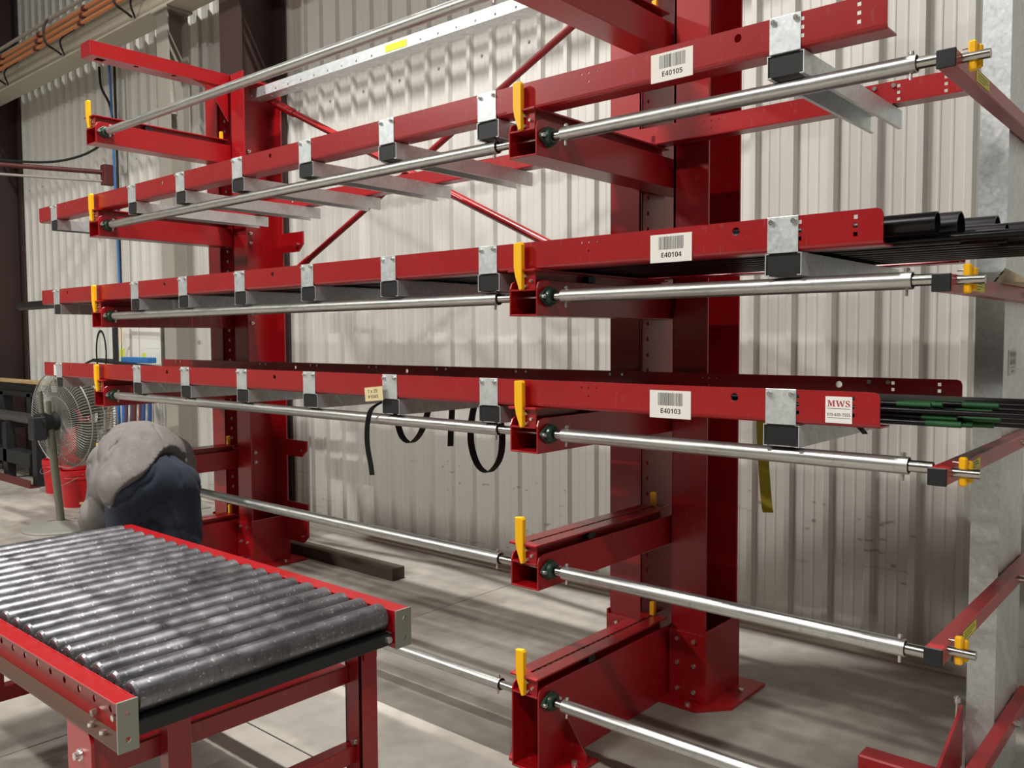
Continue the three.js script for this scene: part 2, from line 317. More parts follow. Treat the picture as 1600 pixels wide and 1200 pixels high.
/* -------------------------------------------------------- crane runway, left */
{
  const yb = 4.73;
  const t = thing('runway_beam', 'cream painted crane runway beam running along the wall', 'beam', [-6, yb, -4.145]);
  part(t, 'bottom_flange', bx(RX0, 5.5, yb, yb + 0.02, -4.27, -4.02), M.crane);
  part(t, 'web', bx(RX0, 5.5, yb + 0.02, yb + 0.42, -4.152, -4.138), M.crane);
  part(t, 'top_flange', bx(RX0, 5.5, yb + 0.42, yb + 0.44, -4.27, -4.02), M.crane);
  const c = thing('runway_column', 'grey steel column under the crane runway beam', 'column', [-7.82, 0, -4.15]);
  part(c, 'front_flange', bx(-7.93, -7.71, 0.015, yb - 0.02, -4.062, -4.05), M.craneGrey);
  part(c, 'rear_flange', bx(-7.93, -7.71, 0.015, yb - 0.02, -4.252, -4.24), M.craneGrey);
  part(c, 'web', bx(-7.825, -7.815, 0.015, yb - 0.02, -4.24, -4.062), M.craneGrey);
  part(c, 'cap_plate', bx(-7.97, -7.67, yb - 0.02, yb, -4.28, -4.02), M.craneGrey);
  part(c, 'base_plate', bx(-8, -7.64, 0, 0.015, -4.33, -3.97), M.craneGrey);
  part(c, 'knee_brace', cyl([-7.75, 3.75, -4.1], [-7.95, yb - 0.03, -4.12], 0.04, 10), M.craneGrey);
  // conductor bars
  [[4.86, 'lowest'], [4.94, 'middle'], [5.02, 'uppermost']].forEach(([y, w], i) => {
    const b = thing('conductor_bar', w + ' orange copper conductor bar in front of the runway beam', 'conductor bar', [-9, y, -3.86], 'conductor bars on the runway');
    part(b, 'bar', bx(-16, 5.5, y - 0.016, y + 0.016, -3.875 + i * -0.02, -3.845 + i * -0.02, 0.006), M.copper);
    for (let k = 0; k < 9; k++) part(b, 'joint_cover', bx(-12.6 + k * 1.15, -12.53 + k * 1.15, y - 0.024, y + 0.024, -3.885 - i * 0.02, -3.835 - i * 0.02, 0.006), M.rust);
  });
  const cd = thing('conduit', 'grey steel conduit above the copper conductor bars', 'conduit', [-9, 5.12, -3.88]);
  part(cd, 'pipe', cyl([-16, 5.12, -3.9], [5.5, 5.12, -3.9], 0.02, 12), M.craneGrey);
  for (let k = 0; k < 6; k++) part(cd, 'coupling', cyl([-12 + k * 2, 5.12, -3.9], [-11.92 + k * 2, 5.12, -3.9], 0.027, 12), M.craneGrey);
  for (let k = 0; k < 4; k++) {
    const x = -11.6 + k * 1.65;
    const b = thing('conductor_bracket', 'black bent bracket holding the conductor bars off the runway beam', 'bracket', [x, yb, -4], 'conductor bar brackets');
    part(b, 'arm', tube([[x, 4.76, -4.0], [x, 4.8, -3.92], [x, 4.84, -3.84], [x, 4.98, -3.82], [x, 5.1, -3.86]], 0.012, 16, 6), M.darkPaint);
    part(b, 'strut', tube([[x + 0.02, 4.75, -4.02], [x + 0.02, 4.9, -3.98], [x + 0.02, 5.06, -4.13]], 0.01, 12, 6), M.darkPaint);
  }
}

/* ------------------------------------------------------------ rack: columns */
const X2 = -2.0475, DX = -3.595, X1 = X2 + DX;              // arm centre lines of the two columns
const LV = { L1: 0.2, L2: 0.706, L3: 1.219, L4: 1.728, L5: 2.309, L6: 2.897 };
function rackColumn(xc, label, tabs) {
  const t = thing('rack_column', label, 'rack column', [xc, 0, -3.52]);
  const H = 3.52, g0 = 0.0825, zf = -3.37, zb = -3.68, th = 0.012;
  const holes = []; for (let y = 0.55; y < 3.45; y += 0.0725) holes.push([-3.425, y, 0.011]);
  for (const s of [-1, 1]) {
    const wx = xc + s * g0, fx = xc + s * (g0 + 0.172), a = Math.min(wx, fx), b = Math.max(wx, fx);
    const up = part(t, 'upright', [ex([[zf, 0.015], [zb, 0.015], [zb, H], [zf, H]], Math.min(wx, wx + s * th), Math.max(wx, wx + s * th), 'zy', holes), bx(a, b, 0.015, H, zf - th, zf, 0.002), bx(a, b, 0.015, H, zb, zb + th, 0.002)], M.red);
    // base shoe: front and side plates with bolts
    const sh = part(t, 'base_shoe', [bx(a - 0.004, b + 0.004, 0.015, 0.325, zf + 0.001, zf + 0.013, 0.002), bx(s > 0 ? fx : fx - 0.012, s > 0 ? fx + 0.012 : fx, 0.015, 0.345, zb, zf + 0.012, 0.002)], M.red);
    for (const y of [0.06, 0.179, 0.29]) for (const k of [0.04, 0.123]) part(sh, 'bolt', hexBolt([wx + s * k, y, zf + 0.013], [0, 0, 1], 0.011, 0.009), M.zinc);
  }
  part(t, 'base_plate', ex([[xc - 0.36, -3.76], [xc + 0.36, -3.76], [xc + 0.36, -3.42], [xc + 0.25, -3.29], [xc - 0.25, -3.29], [xc - 0.36, -3.42]], 0, 0.016, 'xz'), M.red);
  for (const [dx, z] of [[-0.2, -3.31], [0.2, -3.31], [0.315, -3.6]]) part(t, 'anchor_nut', hexBolt([xc + dx, 0.016, z], [0, 1, 0], 0.014, 0.012), M.zinc);
  part(t, 'top_tie', bx(xc - 0.24, xc + 0.24, H - 0.06, H - 0.045, -3.66, -3.39), M.red);
  // arm pins on the near upright's web
  for (const y of Object.values(LV)) if (y > 0.3) for (const dy of [0.035, 0.105]) part(t, 'arm_bolt', [hexBolt([xc + g0 + th, y + dy, -3.5], [1, 0, 0], 0.013, 0.014), cyl([xc + g0 + th, y + dy, -3.5], [xc + g0 + th + 0.03, y + dy, -3.5], 0.006, 8)], M.zinc);
  for (const [y0, y1] of tabs) {
    const x0 = xc + 0.2545;
    const tb = part(t, 'brace_bracket', ex([[x0, y0], [x0 + 0.2, y0], [x0 + 0.26, y0 + 0.05], [x0 + 0.26, y1], [x0, y1]], -3.672, -3.66, 'xy'), M.red);
    part(tb, 'bolt', hexBolt([x0 + 0.2, y0 + 0.05, -3.66], [0, 0, 1], 0.01, 0.008), M.zinc);
  }
  return t;
}
rackColumn(X2, 'tall red twin-channel rack column standing between the arm stand and the black hanging straps', []);
rackColumn(X1, 'tall red twin-channel rack column behind the bent-over worker', [[2.27, 2.41], [0.79, 0.91], [0.16, 0.45]]);

/* --------------------------------------------------------------- rack: arms */
function rackArm(xc, y0, low, label, zEnd = -3.6) {
  const zt = -2.43, hw = 0.0675, th = 0.007, yb = low ? 0 : y0, H = 0.132;
  const t = thing('rack_arm', label, 'rack arm', [xc, yb, zt], 'cantilever arms of the rack');
  const side = (x0) => ex([[zt, yb + 0.002], [zt, y0 + H - 0.03], [zt - 0.009, y0 + H - 0.009], [zt - 0.03, y0 + H], [zEnd, y0 + H], [zEnd, yb + 0.002]], x0, x0 + th, 'zy', [], 0.0015);
  const ch = part(t, 'arm_channel', [side(xc - hw), side(xc + hw - th), bx(xc - hw, xc + hw, yb, yb + th, zEnd, zt, 0.0015)], M.red);
  if (low) part(t, 'inner_plate', bx(xc - hw + th, xc + hw - th, 0.01, y0 + 0.06, -2.56, -2.553), M.red);
  // sliding carriage
  const ca = part(t, 'carriage', [
    bx(xc - 0.066, xc - 0.006, y0 + 0.163, y0 + 0.171, -3.36, zt + 0.012, 0.0015), bx(xc + 0.006, xc + 0.066, y0 + 0.163, y0 + 0.171, -3.36, zt + 0.012, 0.0015),
    bx(xc - 0.006, xc + 0.006, y0 + 0.163, y0 + 0.17, zt - 0.04, zt + 0.01), bx(xc - 0.03, xc - 0.022, y0 + 0.1, y0 + 0.163, -3.36, zt - 0.006), bx(xc + 0.022, xc + 0.03, y0 + 0.1, y0 + 0.163, -3.36, zt - 0.006),
    bx(xc - 0.004, xc + 0.055, y0 + 0.095, y0 + 0.163, zt - 0.012, zt - 0.005, 0.001), bx(xc - 0.058, xc + 0.058, y0 + 0.093, y0 + 0.099, -3.3, zt + 0.002, 0.001)], M.red);
  for (const [dx, dy] of [[0.012, 0.147], [0.012, 0.11], [0.036, 0.128]]) part(ca, 'bolt', hexBolt([xc + dx, y0 + dy, zt - 0.005], [0, 0, 1], 0.007, 0.009), M.zinc);
  const gr = [bx(xc - 0.006, xc + 0.006, y0 + 0.15, y0 + 0.156, -3.36, zt - 0.04)];
  for (let z = zt - 0.06; z > -3.35; z -= 0.036) gr.push(bx(xc - 0.004, xc + 0.004, y0 + 0.156, y0 + 0.169, z - 0.02, z));
  part(ca, 'gear_rack', gr, M.darkPaint, 'dark toothed rack strip');
  part(t, 'slot_stand_in', [cyl([xc + 0.03, y0 + 0.147, -2.77], [xc + 0.062, y0 + 0.147, -2.77], 0.014, 14), cyl([xc + 0.03, y0 + 0.147, -2.79], [xc + 0.062, y0 + 0.147, -2.79], 0.014, 14)], M.black);  // paired black cylinders stand in for a dark oval slot
  // yellow end stop, tapered to its foot
  part(t, 'end_stop', ex([[xc - 0.032, y0 + 0.268], [xc + 0.001, y0 + 0.271], [xc + 0.007, y0 + 0.262], [xc + 0.007, y0 + 0.098], [xc - 0.005, y0 + 0.094], [xc - 0.025, y0 + 0.145], [xc - 0.032, y0 + 0.18]], zt - 0.003, zt + 0.017, 'xy', [], 0.002), M.yellow, 'yellow tapered paddle');
  part(t, 'rear_stop', bx(xc - 0.012, xc + 0.012, y0 + 0.172, y0 + 0.235, -3.355, -3.335, 0.002), M.yellow, 'short yellow rear stop');
  // crank shaft and flange bearing
  part(t, 'cross_shaft', cyl([xc - hw - 0.03, y0 + 0.071, -2.49], [xc + hw + 0.03, y0 + 0.071, -2.49], 0.0075, 12), M.shaft);
  const bxs = xc + hw;
  const rh = []; for (let i = 0; i < 24; i++) { const a = i / 24 * Math.PI * 2, c = Math.cos(a), s = Math.sin(a), k = Math.max(Math.abs(c) * 0.052, 0.036); rh.push([-2.49 + c * (0.036 + 0.018 * Math.pow(Math.abs(c), 6)), y0 + 0.071 + s * 0.037]); }
  const be = part(t, 'flange_bearing', [ex(rh, bxs, bxs + 0.014, 'zy', [], 0.003), lathe([[0.012, 0], [0.032, 0], [0.03, 0.016], [0.024, 0.02], [0.012, 0.02]], [bxs + 0.013, y0 + 0.071, -2.49], [1, 0, 0], 20)], M.green, 'dark green cast bearing');
  part(be, 'nut', [hexBolt([bxs + 0.014, y0 + 0.071, -2.49 + 0.044], [1, 0, 0], 0.009, 0.01), hexBolt([bxs + 0.014, y0 + 0.071, -2.49 - 0.044], [1, 0, 0], 0.009, 0.01)], M.zinc);
  part(be, 'inner_ring', lathe([[0.009, 0], [0.017, 0], [0.017, 0.012], [0.009, 0.012]], [bxs + 0.03, y0 + 0.071, -2.49], [1, 0, 0], 18), M.blackSteel);
  if (low) {
    part(t, 'foot_plate', ex([[xc - 0.1, -2.45], [xc + 0.1, -2.45], [xc + 0.175, -2.56], [xc + 0.175, -2.66], [xc - 0.175, -2.66], [xc - 0.175, -2.56]], 0, 0.012, 'xz'), M.red);
    for (const s of [-1, 1]) part(t, 'gusset', ex(s > 0 ? [[xc + hw, 0.012], [xc + 0.16, 0.012], [xc + 0.16, 0.04], [xc + hw, 0.17]] : [[xc - hw, 0.17], [xc - 0.16, 0.04], [xc - 0.16, 0.012], [xc - hw, 0.012]], -2.61, -2.602, 'xy'), M.red);
    part(t, 'anchor_nut', hexBolt([xc + 0.13, 0.012, -2.57], [0, 1, 0], 0.014, 0.012), M.zinc);
  }
  return t;
}
const on2 = ', on the column by the arm stand', on1 = ', on the column behind the worker';
const armP = rackArm(X2, LV.L2, false, 'bare red arm second from the floor' + on2);
const lvl = { L3: 'under the E40103 cradle', L4: 'under the E40104 cradle', L5: 'under the E40105 cradle', L6: 'above the E40105 cradle' };
for (const k of ['L3', 'L4', 'L5', 'L6']) copyThing(armP, 0, LV[k] - LV.L2, 0, 'red arm ' + lvl[k] + on2);
copyThing(armP, DX, 0, 0, 'bare red arm second from the floor' + on1);
for (const k of ['L3', 'L4', 'L5', 'L6']) copyThing(armP, DX, LV[k] - LV.L2, 0, 'red arm ' + lvl[k] + on1);
const armLow = rackArm(X2, LV.L1, true, 'deep red floor-level arm with gusseted foot' + on2);
copyThing(armLow, DX, 0, 0, 'deep red floor-level arm hidden by the roller table' + on1);
{ // bare channel arm at the top of the column behind the worker
  const t = thing('top_arm', 'bare red channel arm at the very top of the column behind the worker', 'rack arm', [X1, 3.443, -2.42]);
  part(t, 'channel', [bx(X1 - 0.065, X1 + 0.065, 3.52, 3.528, -3.38, -2.42, 0.001), bx(X1 + 0.058, X1 + 0.065, 3.443, 3.52, -3.38, -2.42, 0.001), bx(X1 - 0.065, X1 - 0.058, 3.443, 3.52, -3.38, -2.42, 0.001),
    ex([[X1 - 0.065, -3.38], [X1 + 0.065, -3.38], [X1 + 0.065, -2.42], [X1 - 0.065, -2.42]], 3.438, 3.444, 'xz', [[X1, -2.5, 0.04, 4], [X1 + 0.035, -2.72, 0.018, 8], [X1 + 0.035, -2.98, 0.018, 8]])], M.red);
  part(t, 'end_plate', bx(X1 - 0.067, X1 + 0.067, 3.438, 3.53, -2.42, -2.412, 0.002), M.red);
  part(t, 'knee_plate', ex([[-3.37, 3.2], [-3.3, 3.3], [-3.22, 3.41], [-3.1, 3.438], [-3.37, 3.438]], X1 + 0.05, X1 + 0.06, 'zy'), M.red);
}

/* -------------------------------------------------- rack: bracing, slotted angle */
function brace(a, b, label) {
  const t = thing('brace_tube', label, 'brace', [...a], 'cross braces behind the cradles');
  const d = V(b[0] - a[0], b[1] - a[1], b[2] - a[2]).normalize();
  part(t, 'tube', cyl(a, b, 0.024, 4), M.red);
  part(t, 'sleeve', [cyl([a[0], a[1], a[2]], [a[0] + d.x * 0.28, a[1] + d.y * 0.28, a[2]], 0.03, 4)], M.red);
}
brace([-5.35, 3.335, -3.59], [-2.32, 1.895, -3.59], 'red diagonal brace tube sloping down from the worker\'s column to the next column');
brace([-5.3, 2.09, -3.65], [-2.32, 3.455, -3.65], 'red diagonal brace tube rising from the worker\'s column to the next column');
{
  const x0 = -5.52, x1 = -2.17, h = []; for (let x = x0 + 0.04; x < x1 - 0.03; x += 0.1465) h.push(x);
  const t = thing('slotted_angle', 'galvanised perforated angle tying the tops of the two rack columns', 'angle bar', [x0, 3.365, -3.5]);
  part(t, 'upright_leg', ex([[x0, 3.365], [x1, 3.365], [x1, 3.432], [x0, 3.432]], -3.503, -3.5, 'xy', h.map(x => [x, 3.385, 0.008, 8])), M.galv);
  part(t, 'lower_leg', ex([[x0, -3.6], [x1, -3.6], [x1, -3.503], [x0, -3.503]], 3.365, 3.368, 'xz', h.map(x => [x + 0.03, -3.55, 0.011, 8])), M.galv);
  part(t, 'tape_flag', bx(-4.03, -3.84, 3.375, 3.415, -3.4995, -3.4985), M.lime, 'lime yellow tape with faint marks');
}

/* ----------------------------------------------------------- crank tubes */
function crankTube(xa, xb, y, sa, sb, label, group) {
  const z = -2.49, t = thing('crank_tube', label, 'tube', [xa, y, z], group);
  part(t, 'tube', hollow([xa + sa, y, z], [xb - sb, y, z], 0.0245, 0.003, 24), M.steel);
  part(t, 'stub_shaft', cyl([xa, y, z], [xa + sa + 0.03, y, z], 0.0165, 16), M.shaft);
  part(t, 'stub_shaft', cyl([xb - sb - 0.03, y, z], [xb, y, z], 0.0165, 16), M.shaft);
  for (const x of [xa + sa + 0.015, xb - sb - 0.015]) part(t, 'lock_bolt', [cyl([x, y - 0.042, z + 0.004], [x, y + 0.036, z - 0.002], 0.0045, 8), hexBolt([x, y + 0.026, z], [0, 1, 0], 0.008, 0.008)], M.zinc);
}
const ct = { L1: 'floor-level', L2: 'lower', L3: 'E40103 level', L4: 'E40104 level', L5: 'E40105 level', L6: 'topmost' };
for (const k of Object.keys(LV)) {
  const y = LV[k] + 0.071;
  crankTube(X1 + 0.1, X2 - 0.098, y, 0.03, 0.075, ct[k] + ' galvanised crank tube running between the two rack columns');
  if (k !== 'L6') crankTube(X2 + 0.105, -0.645, y, 0.035, 0.062, ct[k] + ' galvanised crank tube running from the rack arm to the arm stand');
}

/* ---------------------------------------------------------------- cradles */
function canvasTex(w, h, draw) { const c = document.createElement('canvas'); c.width = w; c.height = h; const x = c.getContext('2d'); draw(x, w, h); const t = new THREE.CanvasTexture(c); t.colorSpace = THREE.SRGBColorSpace; t.magFilter = THREE.LinearFilter; return t; }
function card(parent, name, x0, x1, y0, y1, z, tex, label, rot = 0, th = 0.001) { // flat printed card facing +z
  const g = new THREE.BoxGeometry(x1 - x0, y1 - y0, th); g.rotateZ(rot); g.translate((x0 + x1) / 2, (y0 + y1) / 2, z);
  const q = parent; g.translate(-q.position.x, -q.position.y, -q.position.z);
  const mm = tex.isMaterial ? tex : std({ map: tex, roughness: 0.35 });
  const m = new THREE.Mesh(g, [M.white, M.white, M.white, M.white, mm, M.white]); m.name = name; m.castShadow = m.receiveShadow = true; if (label) m.userData.label = label; parent.add(m); return m;
}
function barcodeTex(text, s0) {
  return canvasTex(512, 320, (x, w, h) => {
    x.fillStyle = '#ece9e2'; x.fillRect(0, 0, w, h); let s = s0; const r = () => { s = (s * 1103515245 + 12345) & 0x7fffffff; return s / 0x7fffffff; };
    x.fillStyle = '#2a2a2c'; let p = 105; while (p < 415) { const a = 2 + Math.floor(r() * 3) * 2.4; if (p + a < 420) x.fillRect(p, 28, a, 146); p += a + 2 + Math.floor(r() * 3) * 2.6; }
    x.fillStyle = '#1d1d1f'; x.font = 'bold 78px sans-serif'; x.textAlign = 'center'; x.fillText(text, 262, 264, 300);
  });
}
const strapX = [-6.31, -5.15, -4.57, -3.985, -3.4, -2.82, -2.24, -1.06];
function cradle(y0, code, label, s) {
  const xa = -6.57, xb = -0.775, yB = y0 + 0.171, yT = y0 + 0.272, zF = -2.45, zR = -3.335;
  const t = thing('storage_cradle', label, 'cradle', [xa, yB, zF], 'cradles on the rack');
  const sq = [];
  for (const x of [xb - 0.075, xb - 0.235]) for (const dy of [0.034, 0.058, 0.082]) sq.push([x, yB + dy, 0.0085, 4]);
  sq.push([-1.21, yT - 0.03, 0.013, 14], [-3.69, yT - 0.032, 0.012, 10], [-4.78, yT - 0.032, 0.012, 10], [-6.13, yT - 0.03, 0.01, 8]);
  for (const x of [-1.73, -1.765, -1.795]) sq.push([x, yT - 0.02, 0.004, 6]); sq.push([-1.765, yT - 0.05, 0.004, 6]);
  const web = (z0, z1, xe) => ex([[xa, yB + 0.012], [xa, yT], [xe - 0.018, yT], [xe - 0.005, yT - 0.005], [xe, yT - 0.018], [xe, yB + 0.012]], z0, z1, 'xy', sq);
  const fl = (z, xe) => [ex([[z, yB + 0.014], [z - 0.003, yB + 0.005], [z - 0.012, yB], [z - 0.085, yB], [z - 0.085, yB + 0.005], [z - 0.012, yB + 0.005], [z - 0.005, yB + 0.014]], xa, xe, 'zy')];
  part(t, 'front_rail', [web(zF - 0.005, zF, xb), ...fl(zF, xb)], M.red);
  const bk = []; const flb = fl(zR, xb)[0];
  part(t, 'rear_rail', [web(zR - 0.005, zR, xb), ex([[zR - 0.005, yB + 0.014], [zR - 0.002, yB + 0.005], [zR + 0.007, yB], [zR + 0.08, yB], [zR + 0.08, yB + 0.005], [zR + 0.007, yB + 0.005], [zR, yB + 0.014]], xa, xb, 'zy')], M.red);
  for (const x of strapX) {
    const hw = 0.0475, cw = 0.056, h = 0.066, zE = -3.36;
    const st = part(t, 'strap', [bx(x - hw, x + hw, yB - 0.004, yT + 0.001, zF, zF + 0.003, 0.0008), bx(x - hw, x + hw, yB - 0.004, yB - 0.001, zF - 0.08, zF)], M.galv, 'galvanised strap over the rail');
    for (const dx of [-0.034, 0.034]) part(st, 'bolt', [hexBolt([x + dx, yT - 0.014, zF + 0.003], [0, 0, 1], 0.009, 0.008), cyl([x + dx, yT - 0.014, zF - 0.02], [x + dx, yT - 0.014, zF + 0.016], 0.0045, 8)], M.zinc);
    const lip = 0.013, t2 = 0.0025, yb = yB - 0.005 - h, y1 = yB - 0.005;
    const C = (s) => ex([[x + s * cw, yb], [x + s * cw, y1], [x + s * (cw - lip), y1], [x + s * (cw - lip), y1 - t2], [x + s * (cw - t2), y1 - t2], [x + s * (cw - t2), yb + t2], [x + s * (cw - lip), yb + t2], [x + s * (cw - lip), yb]], zE, zF - 0.002, 'xy');
    part(t, 'cross_channel', [C(-1), C(1), bx(x - cw + 0.002, x + cw - 0.002, y1 - 0.004, y1, zE, zF - 0.09)], M.galv, 'galvanised channel under the rails');
    part(t, 'channel_end_block', bx(x - cw + 0.003, x + cw - 0.003, yb + 0.003, y1 - 0.001, zF - 0.16, zF - 0.006), M.black, 'black block in the channel end');  // solid black block set into the front of each channel pair
    for (const dx of [-0.034, 0.034]) part(t, 'rear_bolt', [hexBolt([x + dx, yT - 0.016, zR], [0, 0, 1], 0.009, 0.008)], M.zinc);
  }
  const tl = code === 'E40103' ? 0.002 : 0; 
  card(t, 'barcode_label', -1.513, -1.36, yB - 0.008, yB + 0.083, zF + 0.0015, barcodeTex(code, s), 'white barcode label reading ' + code, code === 'E40105' ? 0.0 : 0.0);
  return t;
}
const c3 = cradle(LV.L3, 'E40103', 'red trough cradle labelled E40103 holding thin black bars', 77);
const c4 = cradle(LV.L4, 'E40104', 'red trough cradle labelled E40104 loaded with black pipes', 1234);
const c5 = cradle(LV.L5, 'E40105', 'empty red trough cradle labelled E40105', 991);
{
  const mws = canvasTex(512, 512, (x, w, h) => { x.fillStyle = '#efece8'; x.fillRect(0, 0, w, h); x.fillStyle = '#a3142a'; x.font = 'bold 168px serif'; x.textAlign = 'center'; x.save(); x.translate(256, 195); x.scale(1.12, 1); x.fillText('MWS', 0, 0, 400); x.restore(); x.fillStyle = '#333'; x.fillRect(36, 228, 440, 10); x.fillRect(36, 408, 440, 9); x.font = 'bold 80px sans-serif'; x.fillText('515-635-1555', 256, 376, 450); });
  card(c3, 'maker_plate', -0.926, -0.85, 1.4, 1.476, -2.449, mws, 'white plate lettered MWS 515-635-1555');
  card(c3, 'small_label', -6.4, -6.355, 1.4, 1.475, -2.449, canvasTex(64, 128, (x, w, h) => { x.fillStyle = '#ebe8e2'; x.fillRect(0, 0, w, h); x.fillStyle = '#b9b6b2'; for (let i = 0; i < 4; i++) x.fillRect(12, 16 + i * 28, 40, 8); }));
  const pt = canvasTex(256, 160, (x, w, h) => { x.fillStyle = '#e3d3a4'; x.fillRect(0, 0, w, h); x.strokeStyle = '#4a4030'; x.lineWidth = 5; x.font = 'bold 54px sans-serif'; x.fillStyle = '#57492f'; x.fillText('1 x 25', 40, 66); x.fillText('#1045', 40, 130); });
  const tg = thing('paper_tag', 'cream paper tag tucked under the E40103 rail above the black straps', 'tag', [-2.9, 1.37, -2.44]);
  card(tg, 'tag', -2.965, -2.845, 1.375, 1.436, -2.43, pt, undefined, 0.1);
}

/* ------------------------------------------------------------ pipes and bars */
{
  const P = [[-2.525, 0.03, -0.657, 1.955, -6.3], [-2.615, 0.044, -0.62, 1.9475, -6.4], [-2.69, 0.027, -0.522, 1.9305, -6.45], [-2.762, 0.043, -0.56, 1.9465, -6.2], [-2.845, 0.036, -0.42, 1.9395, -8.1], [-2.92, 0.034, -0.1, 1.9375, -6.4], [-2.992, 0.034, 0.15, 1.9375, -6.3], [-3.064, 0.034, 0.3, 1.9375, -6.5], [-3.136, 0.034, 0.1, 1.9375, -6.4], [-3.208, 0.034, 0.25, 1.9375, -6.35], [-2.566, 0.012, 0.2, 1.9155, -6.2]];
  const wh = ['shortest thin-walled', 'widest', 'slim glossy', 'wide second', 'long', 'long', 'long', 'long', 'long', 'long', 'slender'];
  P.forEach(([z, r, xe, y, xs], i) => {
    const lab = i < 4 ? wh[i] + ' black steel pipe poking out of the E40104 cradle' : i === 4 ? 'black steel pipe sticking out past both ends of the E40104 cradle' : i === 10 ? 'slender black rod between the pipes in the E40104 cradle' : 'long black steel pipe lying at the back of the E40104 cradle';
    single('steel_pipe', lab, 'pipe', hollow([xs, y, z], [xe, y, z], r, Math.min(0.004, r * 0.4), 28), M.blackSteel, [xs, y, z], 'pipes on the E40104 cradle');
  });
  for (let row = 0; row < 4; row++) for (let k = 0; k < 13; k++) {
    const r = 0.0085, z = -2.552 - k * 0.0235 - (row % 2) * 0.01, y = 1.3965 + r + row * 0.0165, long = k > 6 && row === 3 || (k * 5 + row * 3) % 7 === 6, xe = long ? rr(-0.1, 0.4) : rr(-0.72, -0.5), xs = -6.1 + rr(0, 0.3);
    const b = thing('steel_bar', long ? 'long plain black bar running past the green-tipped bars on the E40103 cradle' : 'thin black bar with a green painted tip on the E40103 cradle', 'bar', [xs, y, z], long ? 'long bars on the E40103 cradle' : 'green-tipped bars on the E40103 cradle');
    part(b, 'bar', cyl([xs, y, z], [long ? xe : xe - 0.09, y, z], r, 8), M.blackSteel);
    if (!long) part(b, 'painted_tip', cyl([xe - 0.09, y, z], [xe, y, z], r, 8), M.greenPaint, 'green painted tip');
  }
  for (let k = 0; k < 4; k++) single('steel_bar', 'dark round bar at the back of the E40103 cradle', 'bar', cyl([-6, 1.4075 + 0.006, -2.95 - k * 0.05], [0.3, 1.4075 + 0.006, -2.95 - k * 0.05], 0.016, 12), M.blackSteel, [-6, 1.41, -2.95 - k * 0.05], 'round bars at the back of the E40103 cradle');
}

/* -------------------------------------------------------- straps on the rack */
single('black_strap', 'black webbing strap end hanging straight down over the crank tube', 'strap', ribbon([[-2.9, 1.375, -2.5], [-2.94, 1.34, -2.45], [-2.962, 1.28, -2.442], [-2.972, 1.18, -2.445], [-2.955, 1.08, -2.45], [-2.948, 1.04, -2.45]], [0.015, 0, -0.017]), M.web, [-2.95, 1.04, -2.45], 'black hanging straps');
single('black_strap', 'black webbing strap hanging in a narrow loop beside the straight strap end', 'strap', ribbon([[-3.42, 1.38, -3], [-3.4, 1.22, -3], [-3.36, 1.13, -3], [-3.3, 1.105, -3.0], [-3.23, 1.15, -3], [-3.17, 1.26, -3], [-3.14, 1.38, -3]], [0.008, 0, -0.036]), M.web, [-3.3, 1.1, -3], 'black hanging straps');
single('black_strap', 'short black strap tail hanging between the two strap loops', 'strap', ribbon([[-2.985, 1.38, -3], [-2.99, 1.3, -3], [-3.0, 1.2, -3.0], [-3.005, 1.11, -3]], [0.02, 0, -0.022]), M.web, [-3, 1.1, -3], 'black hanging straps');
single('black_strap', 'black webbing strap hanging in a deep loop next to the rack arm', 'strap', ribbon([[-2.82, 1.38, -3], [-2.86, 1.24, -3], [-2.86, 1.12, -3], [-2.81, 1.025, -3], [-2.75, 1.005, -3.0], [-2.68, 1.07, -3], [-2.66, 1.18, -3], [-2.7, 1.38, -3]], [0.008, 0, -0.036]), M.web, [-2.76, 1, -3], 'black hanging straps');
single('yellow_strap', 'faded yellow lifting strap hanging below the E40103 cradle', 'strap', ribbon([[-1.52, 1.39, -3.32], [-1.515, 1.25, -3.32], [-1.505, 1.1, -3.32], [-1.49, 0.945, -3.32], [-1.485, 0.925, -3.32]], [0.036, 0, -0.024]), M.yellowWeb, [-1.5, 0.92, -3.32]);
single('black_strap', 'tiny black strap tail sticking out below the MWS plate', 'strap', ribbon([[-0.9, 1.39, -2.6], [-0.87, 1.375, -2.58], [-0.85, 1.362, -2.56]], [0.02, 0.004, 0.02], 0.004, 8), M.web, [-0.87, 1.36, -2.58]);

